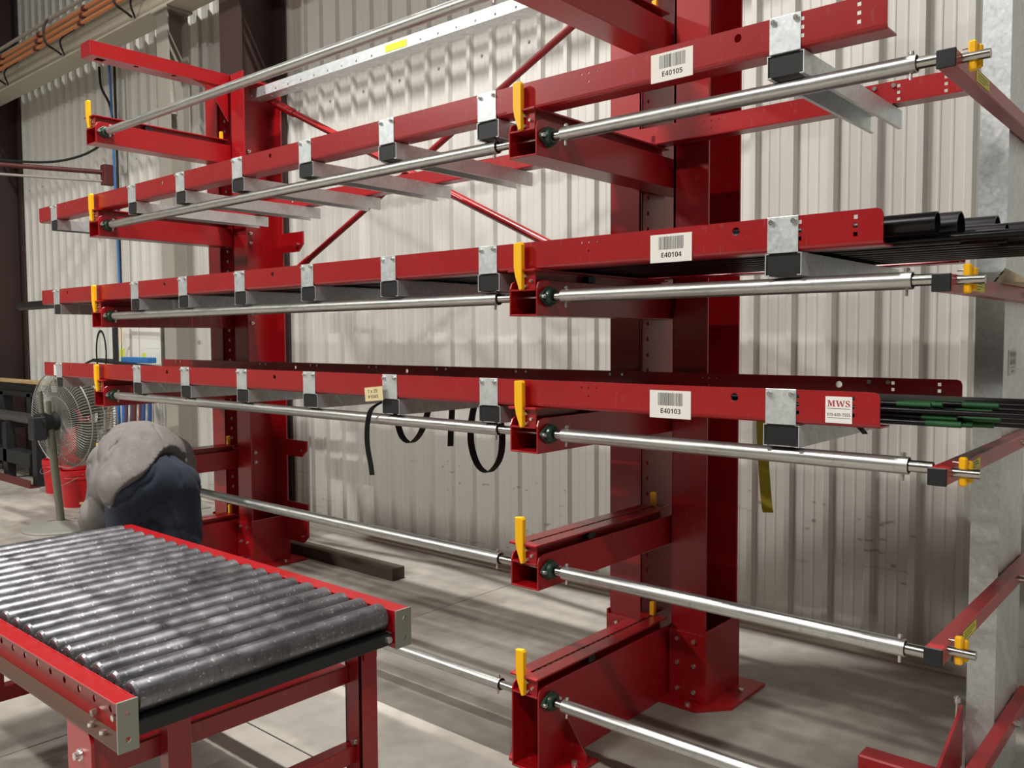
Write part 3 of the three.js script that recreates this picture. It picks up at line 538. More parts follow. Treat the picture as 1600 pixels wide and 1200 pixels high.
/* --------------------------------------------------------- arm stand, right */
{
  const t = thing('arm_stand', 'tall galvanised steel post carrying red square-tube arms with black end caps', 'arm stand', [-0.69, 0, -3.5]);
  part(t, 'front_flange', bx(-0.738, -0.648, 0, 6.5, -3.338, -3.334), M.galv);
  part(t, 'web', bx(-0.652, -0.648, 0, 6.5, -3.72, -3.338), M.galv);
  part(t, 'rear_flange', bx(-0.738, -0.648, 0, 6.5, -3.724, -3.72), M.galv);
  const tx = canvasTex(128, 192, (x, w, h) => { x.fillStyle = '#d9d4cd'; x.fillRect(0, 0, w, h); x.fillStyle = '#6a5f5c'; x.fillRect(16, 14, 96, 96); x.fillStyle = '#d9d4cd'; x.font = 'bold 40px serif'; x.fillText('MWS', 20, 76, 88); x.fillStyle = '#8b8480'; x.fillRect(16, 126, 96, 8); x.fillRect(40, 150, 50, 20); });
  const g = new THREE.BoxGeometry(0.002, 0.09, 0.13); g.translate(-0.647 + 0.69, 1.55, -3.475 + 3.5); const mm = std({ map: tx, roughness: 0.4 });
  const lb = new THREE.Mesh(g, [mm, M.white, M.white, M.white, M.white, M.white]); lb.name = 'maker_plate'; lb.userData.label = 'small weathered MWS plate'; lb.castShadow = lb.receiveShadow = true; t.add(lb);
  const lv = [[0.267, 'floor-level'], [0.79, 'lower'], [1.275, 'E40103 level'], [1.787, 'E40104 level'], [2.362, 'E40105 level']];
  const stx = canvasTex(256, 96, (x, w, h) => { x.fillStyle = '#d9d032'; x.fillRect(0, 0, w, h); x.fillStyle = '#5c5a20'; x.fillRect(20, 18, 200, 10); x.fillRect(20, 42, 216, 10); x.fillRect(20, 66, 150, 10); });
  lv.forEach(([yc, w]) => {
    const a = part(t, 'stand_arm', bx(-0.644, -0.598, yc - 0.023, yc + 0.023, -3.75, -2.436, 0.003), M.redPlain, 'red square-tube arm');
    part(a, 'end_cap', bx(-0.645, -0.597, yc - 0.024, yc + 0.024, -2.437, -2.43, 0.002), M.black, 'black plastic end cap');
    part(a, 'pivot_shaft', cyl([-0.598, yc + 0.008, -2.49], [-0.53, yc + 0.008, -2.49], 0.0125, 14), M.shaft);
    part(a, 'crank_clip', [bx(-0.583, -0.563, yc - 0.028, yc + 0.05, -2.505, -2.487, 0.004), bx(-0.572, -0.552, yc - 0.02, yc + 0.04, -2.515, -2.499, 0.004)], M.yellow, 'yellow plastic clip');
    part(a, 'clip_pin', cyl([-0.6, yc + 0.034, -2.5], [-0.56, yc + 0.034, -2.5], 0.003, 8), M.zinc);
    part(a, 'tube_bolt', hexBolt([-0.598, yc, -3.42], [1, 0, 0], 0.013, 0.016), M.zinc);
    const sg = new THREE.BoxGeometry(0.001, 0.03, 0.15); sg.translate(-0.5972 + 0.69, yc, -2.72 + 3.5); const s = new THREE.Mesh(sg, [std({ map: stx, roughness: 0.5 }), M.sticker, M.sticker, M.sticker, M.sticker, M.sticker]); s.name = 'warning_sticker'; s.userData.label = 'yellow warning sticker'; s.castShadow = s.receiveShadow = true; a.add(s);
  });
  part(t, 'base_rail', bx(-1.06, -0.5, 0.0, 0.1, -3.26, -3.17, 0.006), M.redPlain, 'red base rail on the floor');
  part(t, 'gusset', ex([[-3.33, 0.1], [-2.75, 0.1], [-3.33, 0.32]], -0.756, -0.746, 'zy'), M.redPlain);
  part(t, 'tie_bolt', [cyl([-0.76, 0.1, -3.3], [-0.76, 0.36, -3.3], 0.006, 8), hexBolt([-0.76, 0.34, -3.3], [0, 1, 0], 0.014, 0.014)], M.zinc);
  single('cardboard_piece', 'folded cream cardboard lying on the E40104 level stand arm', 'cardboard', [ex([[-2.97, 1.811], [-3.13, 1.862], [-3.45, 1.845], [-3.45, 1.811]], -0.612, -0.606, 'zy'), ex([[-0.612, -3.45], [-0.53, -3.4], [-0.54, -3.12], [-0.612, -3.05]], 1.811, 1.815, 'xz')], M.cream, [-0.55, 1.811, -3.1]);
}

/* ------------------------------------------------------------- roller table */
{
  const t = thing('roller_table', 'red framed roller conveyor table with dark steel rollers', 'roller table', [-3.06, 0, -1.39]);
  const xa = -4.05, xb = -2.08;
  const slots = []; for (let i = 0; i < 20; i++) slots.push([-2.135 - i * 0.097 + 0.012, 0.69, 0.011, 6]);
  // rails: channels opening outwards
  part(t, 'side_rail', [ex([[xa, 0.632], [xb, 0.632], [xb, 0.757], [xa, 0.757]], -0.965, -0.96, 'xy', slots), bx(xa, xb, 0.752, 0.757, -0.96, -0.912, 0.001)], M.red);
  part(t, 'lower_flange', bx(xa, xb, 0.632, 0.637, -0.96, -0.912, 0.001), M.flangeBrown, 'brownish lower flange');  // lower flange has its own even brown, unlike the red rail
  part(t, 'side_rail', [bx(xa, xb, 0.64, 0.762, -1.82, -1.815), bx(xa, xb, 0.757, 0.762, -1.878, -1.82, 0.001), bx(xa, xb, 0.64, 0.645, -1.878, -1.82, 0.001)], M.red);
  const e1 = part(t, 'end_bracket', ex([[-0.965, 0.63], [-0.912, 0.63], [-0.912, 0.759], [-0.965, 0.759]], xb, xb + 0.006, 'zy', [[-0.938, 0.66, 0.008, 8], [-0.938, 0.728, 0.008, 8]]), M.greyEnd, 'bare grey end bracket');
  const e2 = part(t, 'end_bracket', ex([[-1.88, 0.638], [-1.815, 0.638], [-1.815, 0.764], [-1.88, 0.764]], xb, xb + 0.006, 'zy', [[-1.85, 0.668, 0.008, 8], [-1.85, 0.735, 0.008, 8]]), M.greyEnd, 'bare grey end bracket');
  for (let i = 0; i < 20; i++) {
    const x = -2.137 - i * 0.097, y = 0.738, r = 0.0425, ro = part(t, 'roller', lathe([[0.012, 0.002], [r - 0.006, 0], [r, 0.006], [r, 0.824], [r - 0.006, 0.83], [0.012, 0.828]], [x, y, -1.805], [0, 0, 1], 28), M.roller);
    part(ro, 'axle', cyl([x, y, -1.83], [x, y, -0.95], 0.0085, 6), M.shaft);
  }
  part(t, 'end_bar', bx(-2.15, -2.09, 0.652, 0.692, -1.812, -0.968, 0.003), M.black, 'black bar under the end roller');
  for (const [x, z, y] of [[-2.3, -0.955, 0.66], [-2.27, -0.93, 0.637], [-2.2, -0.93, 0.637], [-2.18, -0.957, 0.68]]) part(t, 'rail_bolt', hexBolt([x, y, z], z < -0.94 ? [0, 0, 1] : [0, 1, 0], 0.01, 0.012), M.zinc);
  part(t, 'rail_bolt', hexBolt([-2.09, 0.675, -1.79], [1, 0, 0], 0.012, 0.014), M.zinc);
  for (const x of [-2.325, -3.8]) {
    part(t, 'leg_plate', ex([[x - 0.075, 0.32], [x + 0.045, 0.32], [x + 0.075, 0.42], [x + 0.075, 0.6], [x + 0.055, 0.632], [x - 0.075, 0.632]], -0.93, -0.92, 'xy', [], 0.001), M.red);
    for (const y of [0.43, 0.55]) part(t, 'leg_bolt', [hexBolt([x + 0.005, y, -0.92], [0, 0, 1], 0.018, 0.004, 12), hexBolt([x + 0.005, y, -0.916], [0, 0, 1], 0.012, 0.012)], M.zinc);
    part(t, 'leg', [bx(x - 0.06, x + 0.04, 0.012, 0.6, -0.94, -0.932), bx(x + 0.032, x + 0.04, 0.012, 0.6, -1.0, -0.94), bx(x - 0.06, x - 0.052, 0.012, 0.6, -1.0, -0.94)], M.red);
    part(t, 'leg', [bx(x, x + 0.008, 0.012, 0.63, -1.87, -1.8, 0.001), bx(x, x + 0.08, 0.012, 0.63, -1.808, -1.8, 0.001), bx(x + 0.072, x + 0.08, 0.012, 0.63, -1.875, -1.8, 0.001)], M.red);
    part(t, 'leg_bracket', bx(x + 0.081, x + 0.087, 0.56, 0.645, -1.87, -1.815), M.red);
    for (const y of [0.6, 0.275]) part(t, 'leg_bolt', hexBolt([x + 0.05, y, -1.8], [0, 0, 1], 0.013, 0.012), M.zinc);
    part(t, 'cross_bar', bx(x - 0.03, x + 0.02, 0.47, 0.53, -1.8, -1.0, 0.002), M.red);
    part(t, 'cross_bar', bx(x + 0.0, x + 0.05, 0.2, 0.26, -1.8, -1.0, 0.002), M.red);
    part(t, 'inner_post', bx(x + 0.02, x + 0.07, 0.26, 0.632, -1.2, -1.13, 0.002), M.red);
    for (const z of [-0.965, -1.84]) part(t, 'foot', bx(x - 0.07, x + 0.1, 0, 0.012, z - 0.07, z + 0.07, 0.002), M.red);
  }
}

/* ---------------------------------------------------------- timber on floor */
single('floor_timber', 'dark squared timber lying on the floor against the wall', 'timber', bx(-5.65, -4.36, 0, 0.085, -3.9, -3.79, 0.004), M.darkWood, [-5, 0, -3.85]);

/* -------------------------------------------------------- pedestal fan, buckets */
{
  const bx0 = -7.85, bz = -3.02, hx = -7.95, hy = 0.95, hz = -3.2, ax = V(0.2, -0.06, 0.98).normalize();
  const t = thing('pedestal_fan', 'large grey pedestal fan with a round wire guard on a round base', 'fan', [bx0, 0, bz]);
  part(t, 'base', lathe([[0, 0], [0.31, 0], [0.31, 0.012], [0.28, 0.03], [0.1, 0.05], [0.05, 0.07], [0, 0.07]], [bx0, 0, bz], [0, 1, 0], 40), M.fanBase, 'round grey cast base');
  part(t, 'pole', cyl([bx0, 0.06, bz], [bx0 - 0.02, 0.93, bz + 0.06], 0.032, 16), M.olive);
  part(t, 'yoke', [cyl([bx0 - 0.02, 0.9, bz + 0.06], [bx0 - 0.02, 1.12, bz + 0.06], 0.022, 12), tube([[bx0 - 0.02, 0.88, bz + 0.06], [bx0 - 0.06, 1.0, bz + 0.1], [bx0 - 0.1, 1.2, bz + 0.1]], 0.022, 12, 8)], M.olive);
  const q = new THREE.Quaternion().setFromUnitVectors(V(0, 1, 0), ax), at = (r, a, h) => V(r * Math.cos(a), h, r * Math.sin(a)).applyQuaternion(q).add(V(hx, hy, hz)).toArray();
  const R = 0.43, ring = (r, h, th) => { const g = new THREE.TorusGeometry(r, th, 6, 48); g.rotateX(Math.PI / 2); g.translate(0, h, 0); g.applyQuaternion(q); g.translate(hx, hy, hz); return fin(g); };
  const gd = [ring(R, -0.12, 0.006), ring(R, 0.12, 0.006), ring(R, 0, 0.005), ring(R * 0.75, 0.15, 0.003), ring(R * 0.5, 0.17, 0.003), ring(R * 0.75, -0.15, 0.003), ring(R * 0.5, -0.17, 0.003), ring(0.08, 0.18, 0.004), ring(0.08, -0.18, 0.004)];
  for (let i = 0; i < 96; i++) { const a = i / 96 * Math.PI * 2; for (const s of [-1, 1]) gd.push(tube([at(0.08, a, s * 0.18), at(R * 0.5, a, s * 0.172), at(R * 0.92, a, s * 0.14), at(R, a, 0)], 0.003, 6, 4)); }
  part(t, 'guard', gd, M.wire, 'round wire guard');
  const bl = []; for (let i = 0; i < 3; i++) { const P = []; const a0 = i / 3 * Math.PI * 2; const vs = []; for (let k = 0; k <= 6; k++) { const a = a0 + k / 6 * 1.8; vs.push(at(0.09, a, 0.03 - k / 6 * 0.06), at(0.38, a - 0.12, 0.06 - k / 6 * 0.13)); } for (let k = 0; k < 6; k++) { const A = vs[k * 2], B = vs[k * 2 + 1], C = vs[k * 2 + 3], E = vs[k * 2 + 2]; const n = V(...B).sub(V(...A)).cross(V(...E).sub(V(...A))).normalize().multiplyScalar(0.0015); const o = (p, s) => [p[0] + n.x * s, p[1] + n.y * s, p[2] + n.z * s]; for (const s of [1, -1]) P.push(...o(A, s), ...o(s > 0 ? B : E, s), ...o(C, s), ...o(A, s), ...o(C, s), ...o(s > 0 ? E : B, s)); } const g = new THREE.BufferGeometry(); g.setAttribute('position', new THREE.Float32BufferAttribute(P, 3)); g.computeVertexNormals(); bl.push(fin(g)); }
  bl.forEach(g => part(t, 'blade', g, M.blade));
  const fb = at(0, 0, 0.02), fa = at(0, 0, 0.34);
  part(t, 'motor', [cyl(fb, fa, 0.085, 18), bx(fa[0] - 0.05, fa[0] + 0.07, fa[1] - 0.14, fa[1] + 0.06, fa[2] - 0.05, fa[2] + 0.06, 0.008)], M.darkPaint, 'dark motor housing');
}
function bucket(x, y, z, label, s = 1, grp) {
  const t = thing('bucket', label, 'bucket', [x, y, z], grp);
  part(t, 'shell', lathe([[0, 0.002], [0.128 * s, 0], [0.15 * s, 0.27], [0.157 * s, 0.275], [0.157 * s, 0.29], [0.152 * s, 0.3], [0.158 * s, 0.31], [0.158 * s, 0.36], [0.15 * s, 0.365], [0.147 * s, 0.36], [0.125 * s, 0.012], [0, 0.012]], [x, y, z], [0, 1, 0], 32), M.bucket);
  part(t, 'bail', tube([[x - 0.16 * s, y + 0.33, z], [x - 0.1 * s, y + 0.25, z + 0.14 * s], [x, y + 0.22, z + 0.17 * s], [x + 0.1 * s, y + 0.25, z + 0.14 * s], [x + 0.16 * s, y + 0.33, z]], 0.003, 20, 5), M.wire, 'wire handle');
}
bucket(-9.75, 0, -3.75, 'single red plastic bucket on the floor behind the fan pole', 1.05);
bucket(-8.8, 0, -3.55, 'red plastic bucket at the bottom of the stack beside the worker', 1.0, 'stacked red buckets');
bucket(-8.8, 0.37, -3.55, 'red plastic bucket in the middle of the stack beside the worker', 1.0, 'stacked red buckets');
bucket(-8.8, 0.74, -3.55, 'red plastic bucket on top of the stack beside the worker', 1.0, 'stacked red buckets');
{
  const t = thing('pallet', 'weathered wooden pallet on the floor beside the worker', 'pallet', [-7.8, 0, -3.7]);
  for (let i = 0; i < 6; i++) part(t, 'deck_board', bx(-8.3 + i * 0.17, -8.17 + i * 0.17, 0.1, 0.122, -4.0, -3.36, 0.002), M.wood);
  for (const z of [-3.97, -3.68, -3.39]) part(t, 'stringer', bx(-8.3, -7.32, 0.0, 0.1, z - 0.02, z + 0.02, 0.002), M.darkWood);
}

/* ---------------------------------------------- black stock rack far at left */
{
  const t = thing('stock_rack', 'low black steel stock rack along the wall behind the fan', 'rack', [-11, 0, -4]);
  for (const x of [-12.1, -11.2, -10.3]) { part(t, 'upright', bx(x - 0.06, x + 0.06, 0, 1.0, -4.1, -3.98, 0.004), M.darkPaint); part(t, 'upright', bx(x - 0.06, x + 0.06, 0, 0.6, -3.8, -3.7, 0.004), M.darkPaint); part(t, 'cross_arm', bx(x - 0.05, x + 0.05, 0.6, 0.677, -4.1, -3.7, 0.004), M.darkPaint); }
  part(t, 'long_beam', bx(-12.4, -10.45, 0.2, 0.36, -3.86, -3.7, 0.006), M.darkPaint);
  part(t, 'long_beam', bx(-12.4, -10.1, 0.95, 1.03, -4.1, -3.98, 0.006), M.darkPaint);
  single('steel_angle', 'rusty brown steel angle lying under the black stock rack', 'steel angle', [bx(-12.8, -10.2, 0, 0.09, -3.62, -3.61), bx(-12.8, -10.2, 0, 0.01, -3.72, -3.62)], M.rust, [-11.5, 0, -3.65]);
  [[-3.78, 0.72, 0.042, -8.6, 'grey steel pipe reaching out past the fan from the stock rack'], [-3.88, 0.72, 0.042, -9.1, 'dark steel pipe lying on the stock rack behind the longest pipe'], [-3.98, 0.72, 0.042, -9.3, 'dark steel pipe lying innermost on the stock rack']].forEach(([z, y, r, xe, l]) => single('stock_pipe', l, 'pipe', hollow([-13, y, z], [xe, y, z], r, 0.006, 20), M.stock, [-13, y, z], 'pipes on the black stock rack'));
  single('square_tube', 'dark square steel tube on top of the black stock rack', 'square tube', bx(-12.4, -10.7, 1.03, 1.12, -4.06, -3.95, 0.006), M.blackSteel, [-12, 1.03, -4]);
  single('wood_plank', 'pale wooden plank lying on the black stock rack', 'plank', bx(-12.4, -10.2, 1.12, 1.155, -4.1, -3.95, 0.003), M.wood, [-12, 1.12, -4.03]);
}

/* --------------------------------------- hose frame, panels and jib on the wall */
{
  const t = thing('jib_boom', 'red-brown jib boom with a grey lower bar swung out from a thin wall mast', 'jib boom', [-9.68, 3.5, -4.35]);
  part(t, 'boom', cyl([-9.68, 3.5, -4.35], [-10.6, 3.5, -2.05], 0.03, 4), M.rust);
  part(t, 'lower_bar', cyl([-9.68, 3.4, -4.35], [-10.6, 3.4, -2.05], 0.014, 8), M.craneGrey);
  part(t, 'hinge', bx(-9.73, -9.62, 3.36, 3.58, -4.4, -4.28, 0.004), M.rust);
  part(t, 'mast', cyl([-9.62, 1.2, -4.42], [-9.62, 4.7, -4.42], 0.014, 12), M.darkPaint);
  single('blue_hose', 'thin blue air hose running down the wall beside the jib mast', 'hose', tube([[-9.62, 4.72, -4.36], [-9.6, 4, -4.37], [-9.57, 3, -4.37], [-9.53, 1.9, -4.37]], 0.012, 20, 8), M.blue, [-9.6, 1.9, -4.37]);
  single('black_cable', 'loose black cable drooping down the wall to the jib boom', 'cable', tube([[-9.95, 4.72, -4.4], [-9.92, 4.5, -4.4], [-9.75, 4.25, -4.42], [-9.7, 3.95, -4.4], [-9.85, 3.75, -4.25], [-10.1, 3.62, -3.95], [-10.2, 3.55, -3.2]], 0.014, 40, 8), M.rubber, [-9.9, 3.6, -4.3]);
  const f = thing('hose_frame', 'dark welded tube frame holding coiled hoses in front of the wall notices', 'frame', [-9.5, 0, -4.2]);
  part(f, 'mast', cyl([-9.42, 0, -4.25], [-9.42, 1.85, -4.25], 0.03, 12), M.darkPaint);
  part(f, 'top_bar', cyl([-9.42, 1.82, -4.25], [-8.2, 1.82, -4.2], 0.018, 10), M.darkPaint);
  part(f, 'middle_bar', cyl([-9.75, 1.42, -4.15], [-8.3, 1.36, -4.2], 0.02, 10), M.darkPaint);
  part(f, 'side_bar', tube([[-9.42, 1.42, -4.25], [-9.75, 1.42, -4.15], [-9.9, 1.36, -4.1], [-10.3, 1.08, -3.98]], 0.014, 16, 8), M.darkPaint);
  part(f, 'base_bar', bx(-9.9, -8.2, 0, 0.05, -4.28, -4.2, 0.004), M.darkPaint);
  single('coiled_hose', 'thin black hose loop hung on the welded frame mast', 'hose', [(() => { const g = new THREE.TorusGeometry(0.15, 0.01, 8, 32); g.scale(0.55, 1.6, 1); g.rotateY(0.2); g.translate(-9.48, 1.5, -4.12); return fin(g); })()], M.rubber, [-9.48, 1.25, -4.12]);
  single('blue_case', 'flat blue case resting on the welded hose frame', 'case', bx(-9.2, -8.6, 1.4, 1.46, -4.3, -4.2, 0.006), M.blue, [-8.9, 1.4, -4.25]);
  const cb = thing('wall_cabinet', 'pale metal cabinet on the wall with a paper notice on its door', 'cabinet', [-9.2, 1.3, -4.42]);
  part(cb, 'body', bx(-9.7, -8.72, 1.3, 1.82, -4.495, -4.42, 0.004), M.wallPlain);
  part(cb, 'door', bx(-9.69, -9.22, 1.31, 1.81, -4.419, -4.41, 0.002), M.white); part(cb, 'door', bx(-9.2, -8.73, 1.31, 1.81, -4.419, -4.41, 0.002), M.white);
  part(cb, 'notice', bx(-9.02, -8.75, 1.55, 1.66, -4.4095, -4.408), M.white); part(cb, 'sticky_note', bx(-9.14, -9.06, 1.42, 1.5, -4.4095, -4.408), M.lime); part(cb, 'sticky_note', bx(-9.66, -9.56, 1.42, 1.55, -4.4095, -4.408), M.lime);
  part(cb, 'notice', bx(-9.68, -9.57, 1.6, 1.8, -4.4095, -4.408), M.cream);
  const cols = [[M.greyHose, 'grey'], [M.white, 'white'], [M.blue, 'light blue'], [M.purple, 'purple'], [M.rust, 'brown'], [M.blueDark, 'navy blue']];
  cols.forEach(([m, n], i) => { const x = -9.35 + i * 0.19; single('hanging_hose', n + ' hose hanging in a long loop below the welded frame', 'hose', tube([[x - 0.06, 1.34, -4.1], [x - 0.065, 0.9, -4.08], [x - 0.06, 0.5, -4.06], [x, 0.38, -4.05], [x + 0.06, 0.5, -4.06], [x + 0.065, 0.9, -4.08], [x + 0.06, 1.34, -4.1]], 0.02, 32, 8), m, [x, 0.38, -4.1], 'hoses on the welded frame'); });
  single('broom_handle', 'olive wooden pole leaning against the hanging hoses', 'pole', cyl([-9.3, 0.03, -3.97], [-8.95, 1.15, -3.99], 0.018, 10), M.wood, [-9.3, 0.03, -3.97]);
}

/* ------------------------------------------------------------------- worker */
{
  const PX = -4.36, PZ = -2.12;
  const t = thing('person', 'worker bent over with back turned, wearing a grey long-sleeved shirt and dark blue jeans', 'person', [PX, 0, PZ]);
  const heading = -0.36; // turned from straight -x
  const fx = -Math.cos(heading), fz = Math.sin(heading), rx = -fz, rz = fx; // forward, right
  const J = (f, r, y) => V(f * fx + r * rx, y, f * fz + r * rz);
  const j = {
    pel: J(0, 0.02, 0.9), hipL: J(0.0, -0.085, 0.87), hipR: J(0.0, 0.12, 0.86), kneeL: J(0.08, -0.1, 0.48), kneeR: J(0.0, 0.165, 0.47), ankL: J(-0.03, -0.19, 0.1), ankR: J(-0.14, 0.27, 0.1), toeL: J(0.16, -0.21, 0.05), toeR: J(0.05, 0.31, 0.05),
    waist: J(0.14, 0.0, 0.99), chest: J(0.36, -0.02, 1.0), neck: J(0.56, -0.02, 0.93), head: J(0.68, -0.03, 0.82), shL: J(0.46, -0.15, 0.93), shR: J(0.46, 0.17, 0.95), elL: J(0.42, -0.23, 0.66), elR: J(0.5, 0.26, 0.7), wrL: J(0.5, -0.22, 0.42), wrR: J(0.62, 0.18, 0.5),
  };
  const cap = (p, a, b, ra, rb) => { const ab = b.clone().sub(a), h = clamp(p.clone().sub(a).dot(ab) / ab.lengthSq()); return p.distanceTo(a.clone().addScaledVector(ab, h)) - (ra + (rb - ra) * h); };
  const smin = (a, b, k) => { const h = clamp(0.5 + 0.5 * (b - a) / k); return b + (a - b) * h - k * h * (1 - h); };
  const jeansB = [['hipL', 'hipR', 0.122, 0.125], ['pel', 'waist', 0.15, 0.14], ['hipL', 'kneeL', 0.122, 0.1], ['hipR', 'kneeR', 0.125, 0.1], ['kneeL', 'ankL', 0.085, 0.065], ['kneeR', 'ankR', 0.085, 0.065]];
  const shirtB = [['pel', 'waist', 0.159, 0.162], ['hipL', 'waist', 0.146, 0.155], ['waist', 'chest', 0.165, 0.18], ['chest', 'neck', 0.165, 0.1], ['shL', 'shR', 0.11, 0.11], ['shL', 'elL', 0.085, 0.07], ['shR', 'elR', 0.085, 0.075], ['elL', 'wrL', 0.07, 0.056], ['elR', 'wrR', 0.068, 0.048]];
  const bodyB = [['pel', 'waist', 0.13, 0.12], ['hipL', 'kneeL', 0.085, 0.06], ['hipR', 'kneeR', 0.085, 0.06], ['kneeL', 'ankL', 0.06, 0.045], ['kneeR', 'ankR', 0.06, 0.045], ['waist', 'chest', 0.125, 0.135], ['chest', 'neck', 0.12, 0.06], ['neck', 'head', 0.06, 0.095], ['shL', 'elL', 0.055, 0.045], ['shR', 'elR', 0.055, 0.045], ['elL', 'wrL', 0.045, 0.032], ['elR', 'wrR', 0.045, 0.032]];
  const nz = (p, s) => { const q = p.clone().multiplyScalar(s); return (fbm(q.x + 3.1, q.y + 1.7, 7, 7, 2) + fbm(q.z + 0.3, q.y * 1.3 + q.x, 7, 7, 2)) / 2 - 0.5; };
  function field(bones, k, noise, extra) {
    return (p) => { let d = 9; for (const [a, b, ra, rb] of bones) d = smin(d, cap(p, j[a], j[b], ra, rb), k); if (extra) d = extra(p, d); return d + (noise ? noise * nz(p, 0.7) * 2 : 0); };
  }
  function mesh(fn, name, mat, c, half, res) {
    const mc = new MarchingCubes(res, new THREE.MeshBasicMaterial(), true, false, 160000); mc.isolation = 0;
    const n = mc.size, n2 = n * n, p = V();
    for (let k = 0; k < n; k++) for (let jj = 0; jj < n; jj++) for (let i = 0; i < n; i++) { p.set((i - mc.halfsize) / mc.halfsize * half + c.x, (jj - mc.halfsize) / mc.halfsize * half + c.y, (k - mc.halfsize) / mc.halfsize * half + c.z); mc.field[k * n2 + jj * n + i] = -fn(p); }
    mc.update();
    const cnt = mc.count !== undefined ? mc.count : mc.geometry.drawRange.count;
    const pos = new Float32Array(cnt * 3), nor = new Float32Array(cnt * 3);
    for (let i = 0; i < cnt; i++) { for (let a = 0; a < 3; a++) { pos[i * 3 + a] = mc.positionArray[i * 3 + a] * half + [c.x, c.y, c.z][a] + [PX, 0, PZ][a]; nor[i * 3 + a] = mc.normalArray[i * 3 + a]; } }
    const g = new THREE.BufferGeometry(); g.setAttribute('position', new THREE.BufferAttribute(pos, 3)); g.setAttribute('normal', new THREE.BufferAttribute(nor, 3));
    // smooth normals from the field itself
    const e = 0.008, q = V();
    for (let i = 0; i < cnt; i++) { q.set(pos[i * 3] - PX, pos[i * 3 + 1], pos[i * 3 + 2] - PZ); const gx = fn(V(q.x + e, q.y, q.z)) - fn(V(q.x - e, q.y, q.z)), gy = fn(V(q.x, q.y + e, q.z)) - fn(V(q.x, q.y - e, q.z)), gz = fn(V(q.x, q.y, q.z + e)) - fn(V(q.x, q.y, q.z - e)); const L = Math.hypot(gx, gy, gz) || 1; nor.set([gx / L, gy / L, gz / L], i * 3); }
    return g;
  }
  const wav = (p, d) => { if (d > 0.06 || d < -0.06) return d; const w = fbm(p.x * 0.5 + 4, p.z * 0.5 + 4, 9, 9, 3) * 5; const f1 = Math.abs(Math.sin(p.y * 17 + p.z * 9 + w)), f2 = Math.abs(Math.sin(p.y * 11 - p.z * 15 + p.x * 8 + w * 1.3)); return d + 0.01 * Math.pow(1 - f1, 4) + 0.009 * Math.pow(1 - f2, 4) - 0.003; };
  const C = V(-0.25, 0.6, 0.0);
  // hand: palm and five curled fingers
  function hand(wr, dir, side) {
    const d = dir.clone().normalize(), s = V(fx, 0, fz).cross(d).normalize().multiplyScalar(side), u = d.clone().cross(s).normalize();
    const at = (a, b, c) => wr.clone().addScaledVector(d, a).addScaledVector(s, b).addScaledVector(u, c), o = [[at(0, 0, 0), at(0.07, 0, 0), 0.03, 0.034]];
    [[-0.03, 0.062], [-0.01, 0.075], [0.01, 0.07], [0.028, 0.055]].forEach(([b, L]) => { const k0 = at(0.085, b, 0), k1 = at(0.085 + L * 0.55, b * 1.1, 0.012), k2 = at(0.085 + L * 0.85, b * 1.1, 0.035); o.push([k0, k1, 0.0095, 0.009], [k1, k2, 0.009, 0.008]); });
    o.push([at(0.03, -0.03, 0.005), at(0.06, -0.052, 0.015), 0.012, 0.01], [at(0.06, -0.052, 0.015), at(0.09, -0.055, 0.028), 0.01, 0.009]);
    return o;
  }
  const hL = hand(j.wrL, V(0.1 * fx, -1, 0), 1), hR = hand(j.wrR, V(0.2 * fx, -1, 0), -1);
  const bodyF = field(bodyB, 0.05, 0, (p, d) => { // head with face relief
    const h = p.clone().sub(j.head); d = smin(d, Math.hypot(h.x * 1.0, h.y * 1.0, h.z * 1.18) - 0.1, 0.04);
    const dn = j.head.clone().sub(j.neck).normalize(), face = V(fx * 0.55, -0.8, fz * 0.55).normalize(), nose = j.head.clone().addScaledVector(face, 0.105), chin = j.head.clone().addScaledVector(dn, -0.02).addScaledVector(face, 0.07);
    d = smin(d, p.distanceTo(nose) - 0.016, 0.02); d = smin(d, p.distanceTo(chin) - 0.05, 0.04);
    for (const s of [-1, 1]) { const er = j.head.clone().add(V(rx, 0, rz).multiplyScalar(s * 0.088)); d = smin(d, p.distanceTo(er) - 0.026, 0.012); }
    return d;
  });
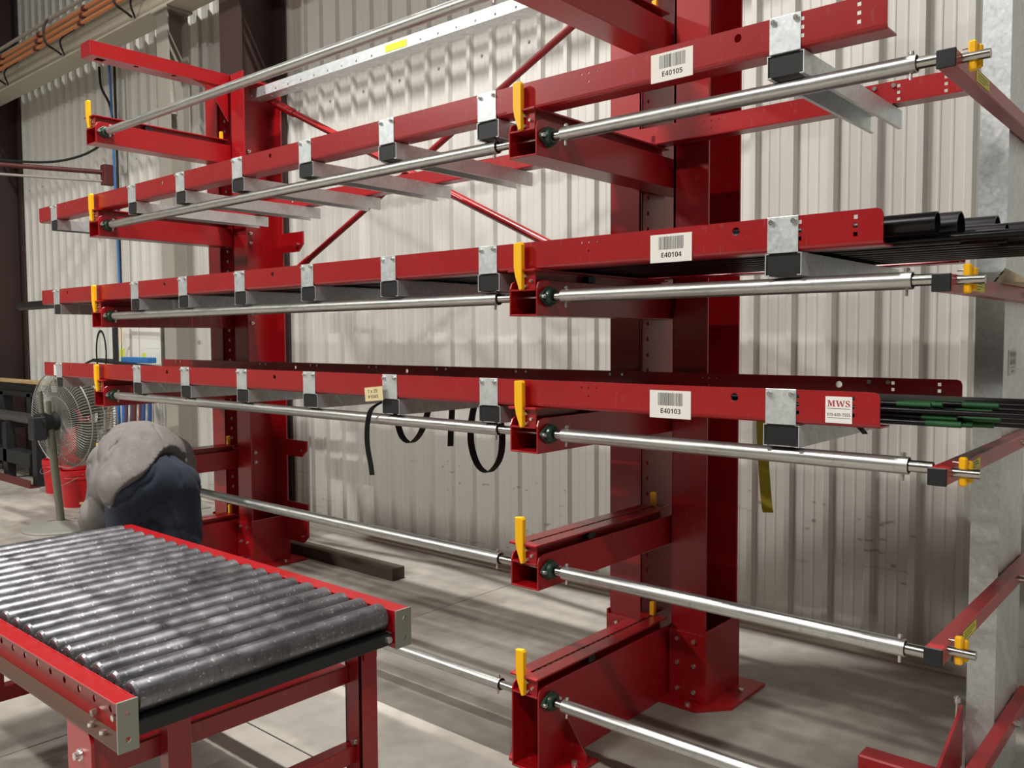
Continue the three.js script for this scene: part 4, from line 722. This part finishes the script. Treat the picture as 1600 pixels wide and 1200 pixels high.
  const body = part(t, 'body', fin(mesh(bodyF, 'body', M.skin, C, 0.78, 96)), M.skin);
  for (const [h, w] of [[hL, j.wrL], [hR, j.wrR]]) { const hf = (p) => { let d = 9; for (const [a, b, ra, rb] of h) d = smin(d, cap(p, a, b, ra, rb), 0.008); return d; }; part(body, 'hand', fin(mesh(hf, 'hand', M.skin, w.clone().add(V(0, -0.08, 0)), 0.14, 64)), M.skin); }
  const shirtF0 = field(shirtB, 0.11, 0.008, wav);
  // hem plane: the shirt ends over the hips
  const hemN = V(fx * 0.6 - rx * 0.72, 0.6, fz * 0.6 - rz * 0.72).normalize(), hemP = J(0.0, 0, 0.99);
  const shirtF = (p) => { const s = p.clone().sub(hemP).dot(hemN); const hang = cap(p, J(0.06, -0.14, 0.9), J(0.3, -0.15, 0.86), 0.095, 0.12); const side = smin(shirtF0(p), hang, 0.06); return Math.max(side, -(s + 0.045 + 0.02 * Math.sin(p.z * 22))); };
  part(t, 'shirt', fin(mesh(shirtF, 'shirt', M.jersey, C, 0.78, 112)), M.jersey, 'grey long-sleeved shirt');
  part(t, 'jeans', fin(mesh(field(jeansB, 0.06, 0.016, wav), 'jeans', M.denim, C, 0.78, 112)), M.denim, 'dark blue jeans');
  for (const s of ['L', 'R']) { const bf = (p) => smin(cap(p, j['ank' + s], j['toe' + s], 0.062, 0.05), cap(p, j['ank' + s], j['ank' + s].clone().add(V(0, 0.1, 0)), 0.06, 0.06), 0.03); const bf2 = (p) => Math.max(bf(p), -p.y + 0.002); part(t, 'boot', fin(mesh(bf2, 'boot', M.boot, j['ank' + s].clone().add(V(-0.06, 0.03, 0)), 0.26, 48)), M.boot); }
  const hairF = (p) => { const h = p.clone().sub(j.head), face = V(fx * 0.55, -0.8, fz * 0.55).normalize(); return Math.max(Math.hypot(h.x, h.y, h.z * 1.16) - 0.112, h.dot(face) - 0.03); };
  part(t, 'hair', fin(mesh(hairF, 'hair', M.hair, j.head, 0.18, 48)), M.hair, 'short dark hair');
}

renderer.render(scene, camera);
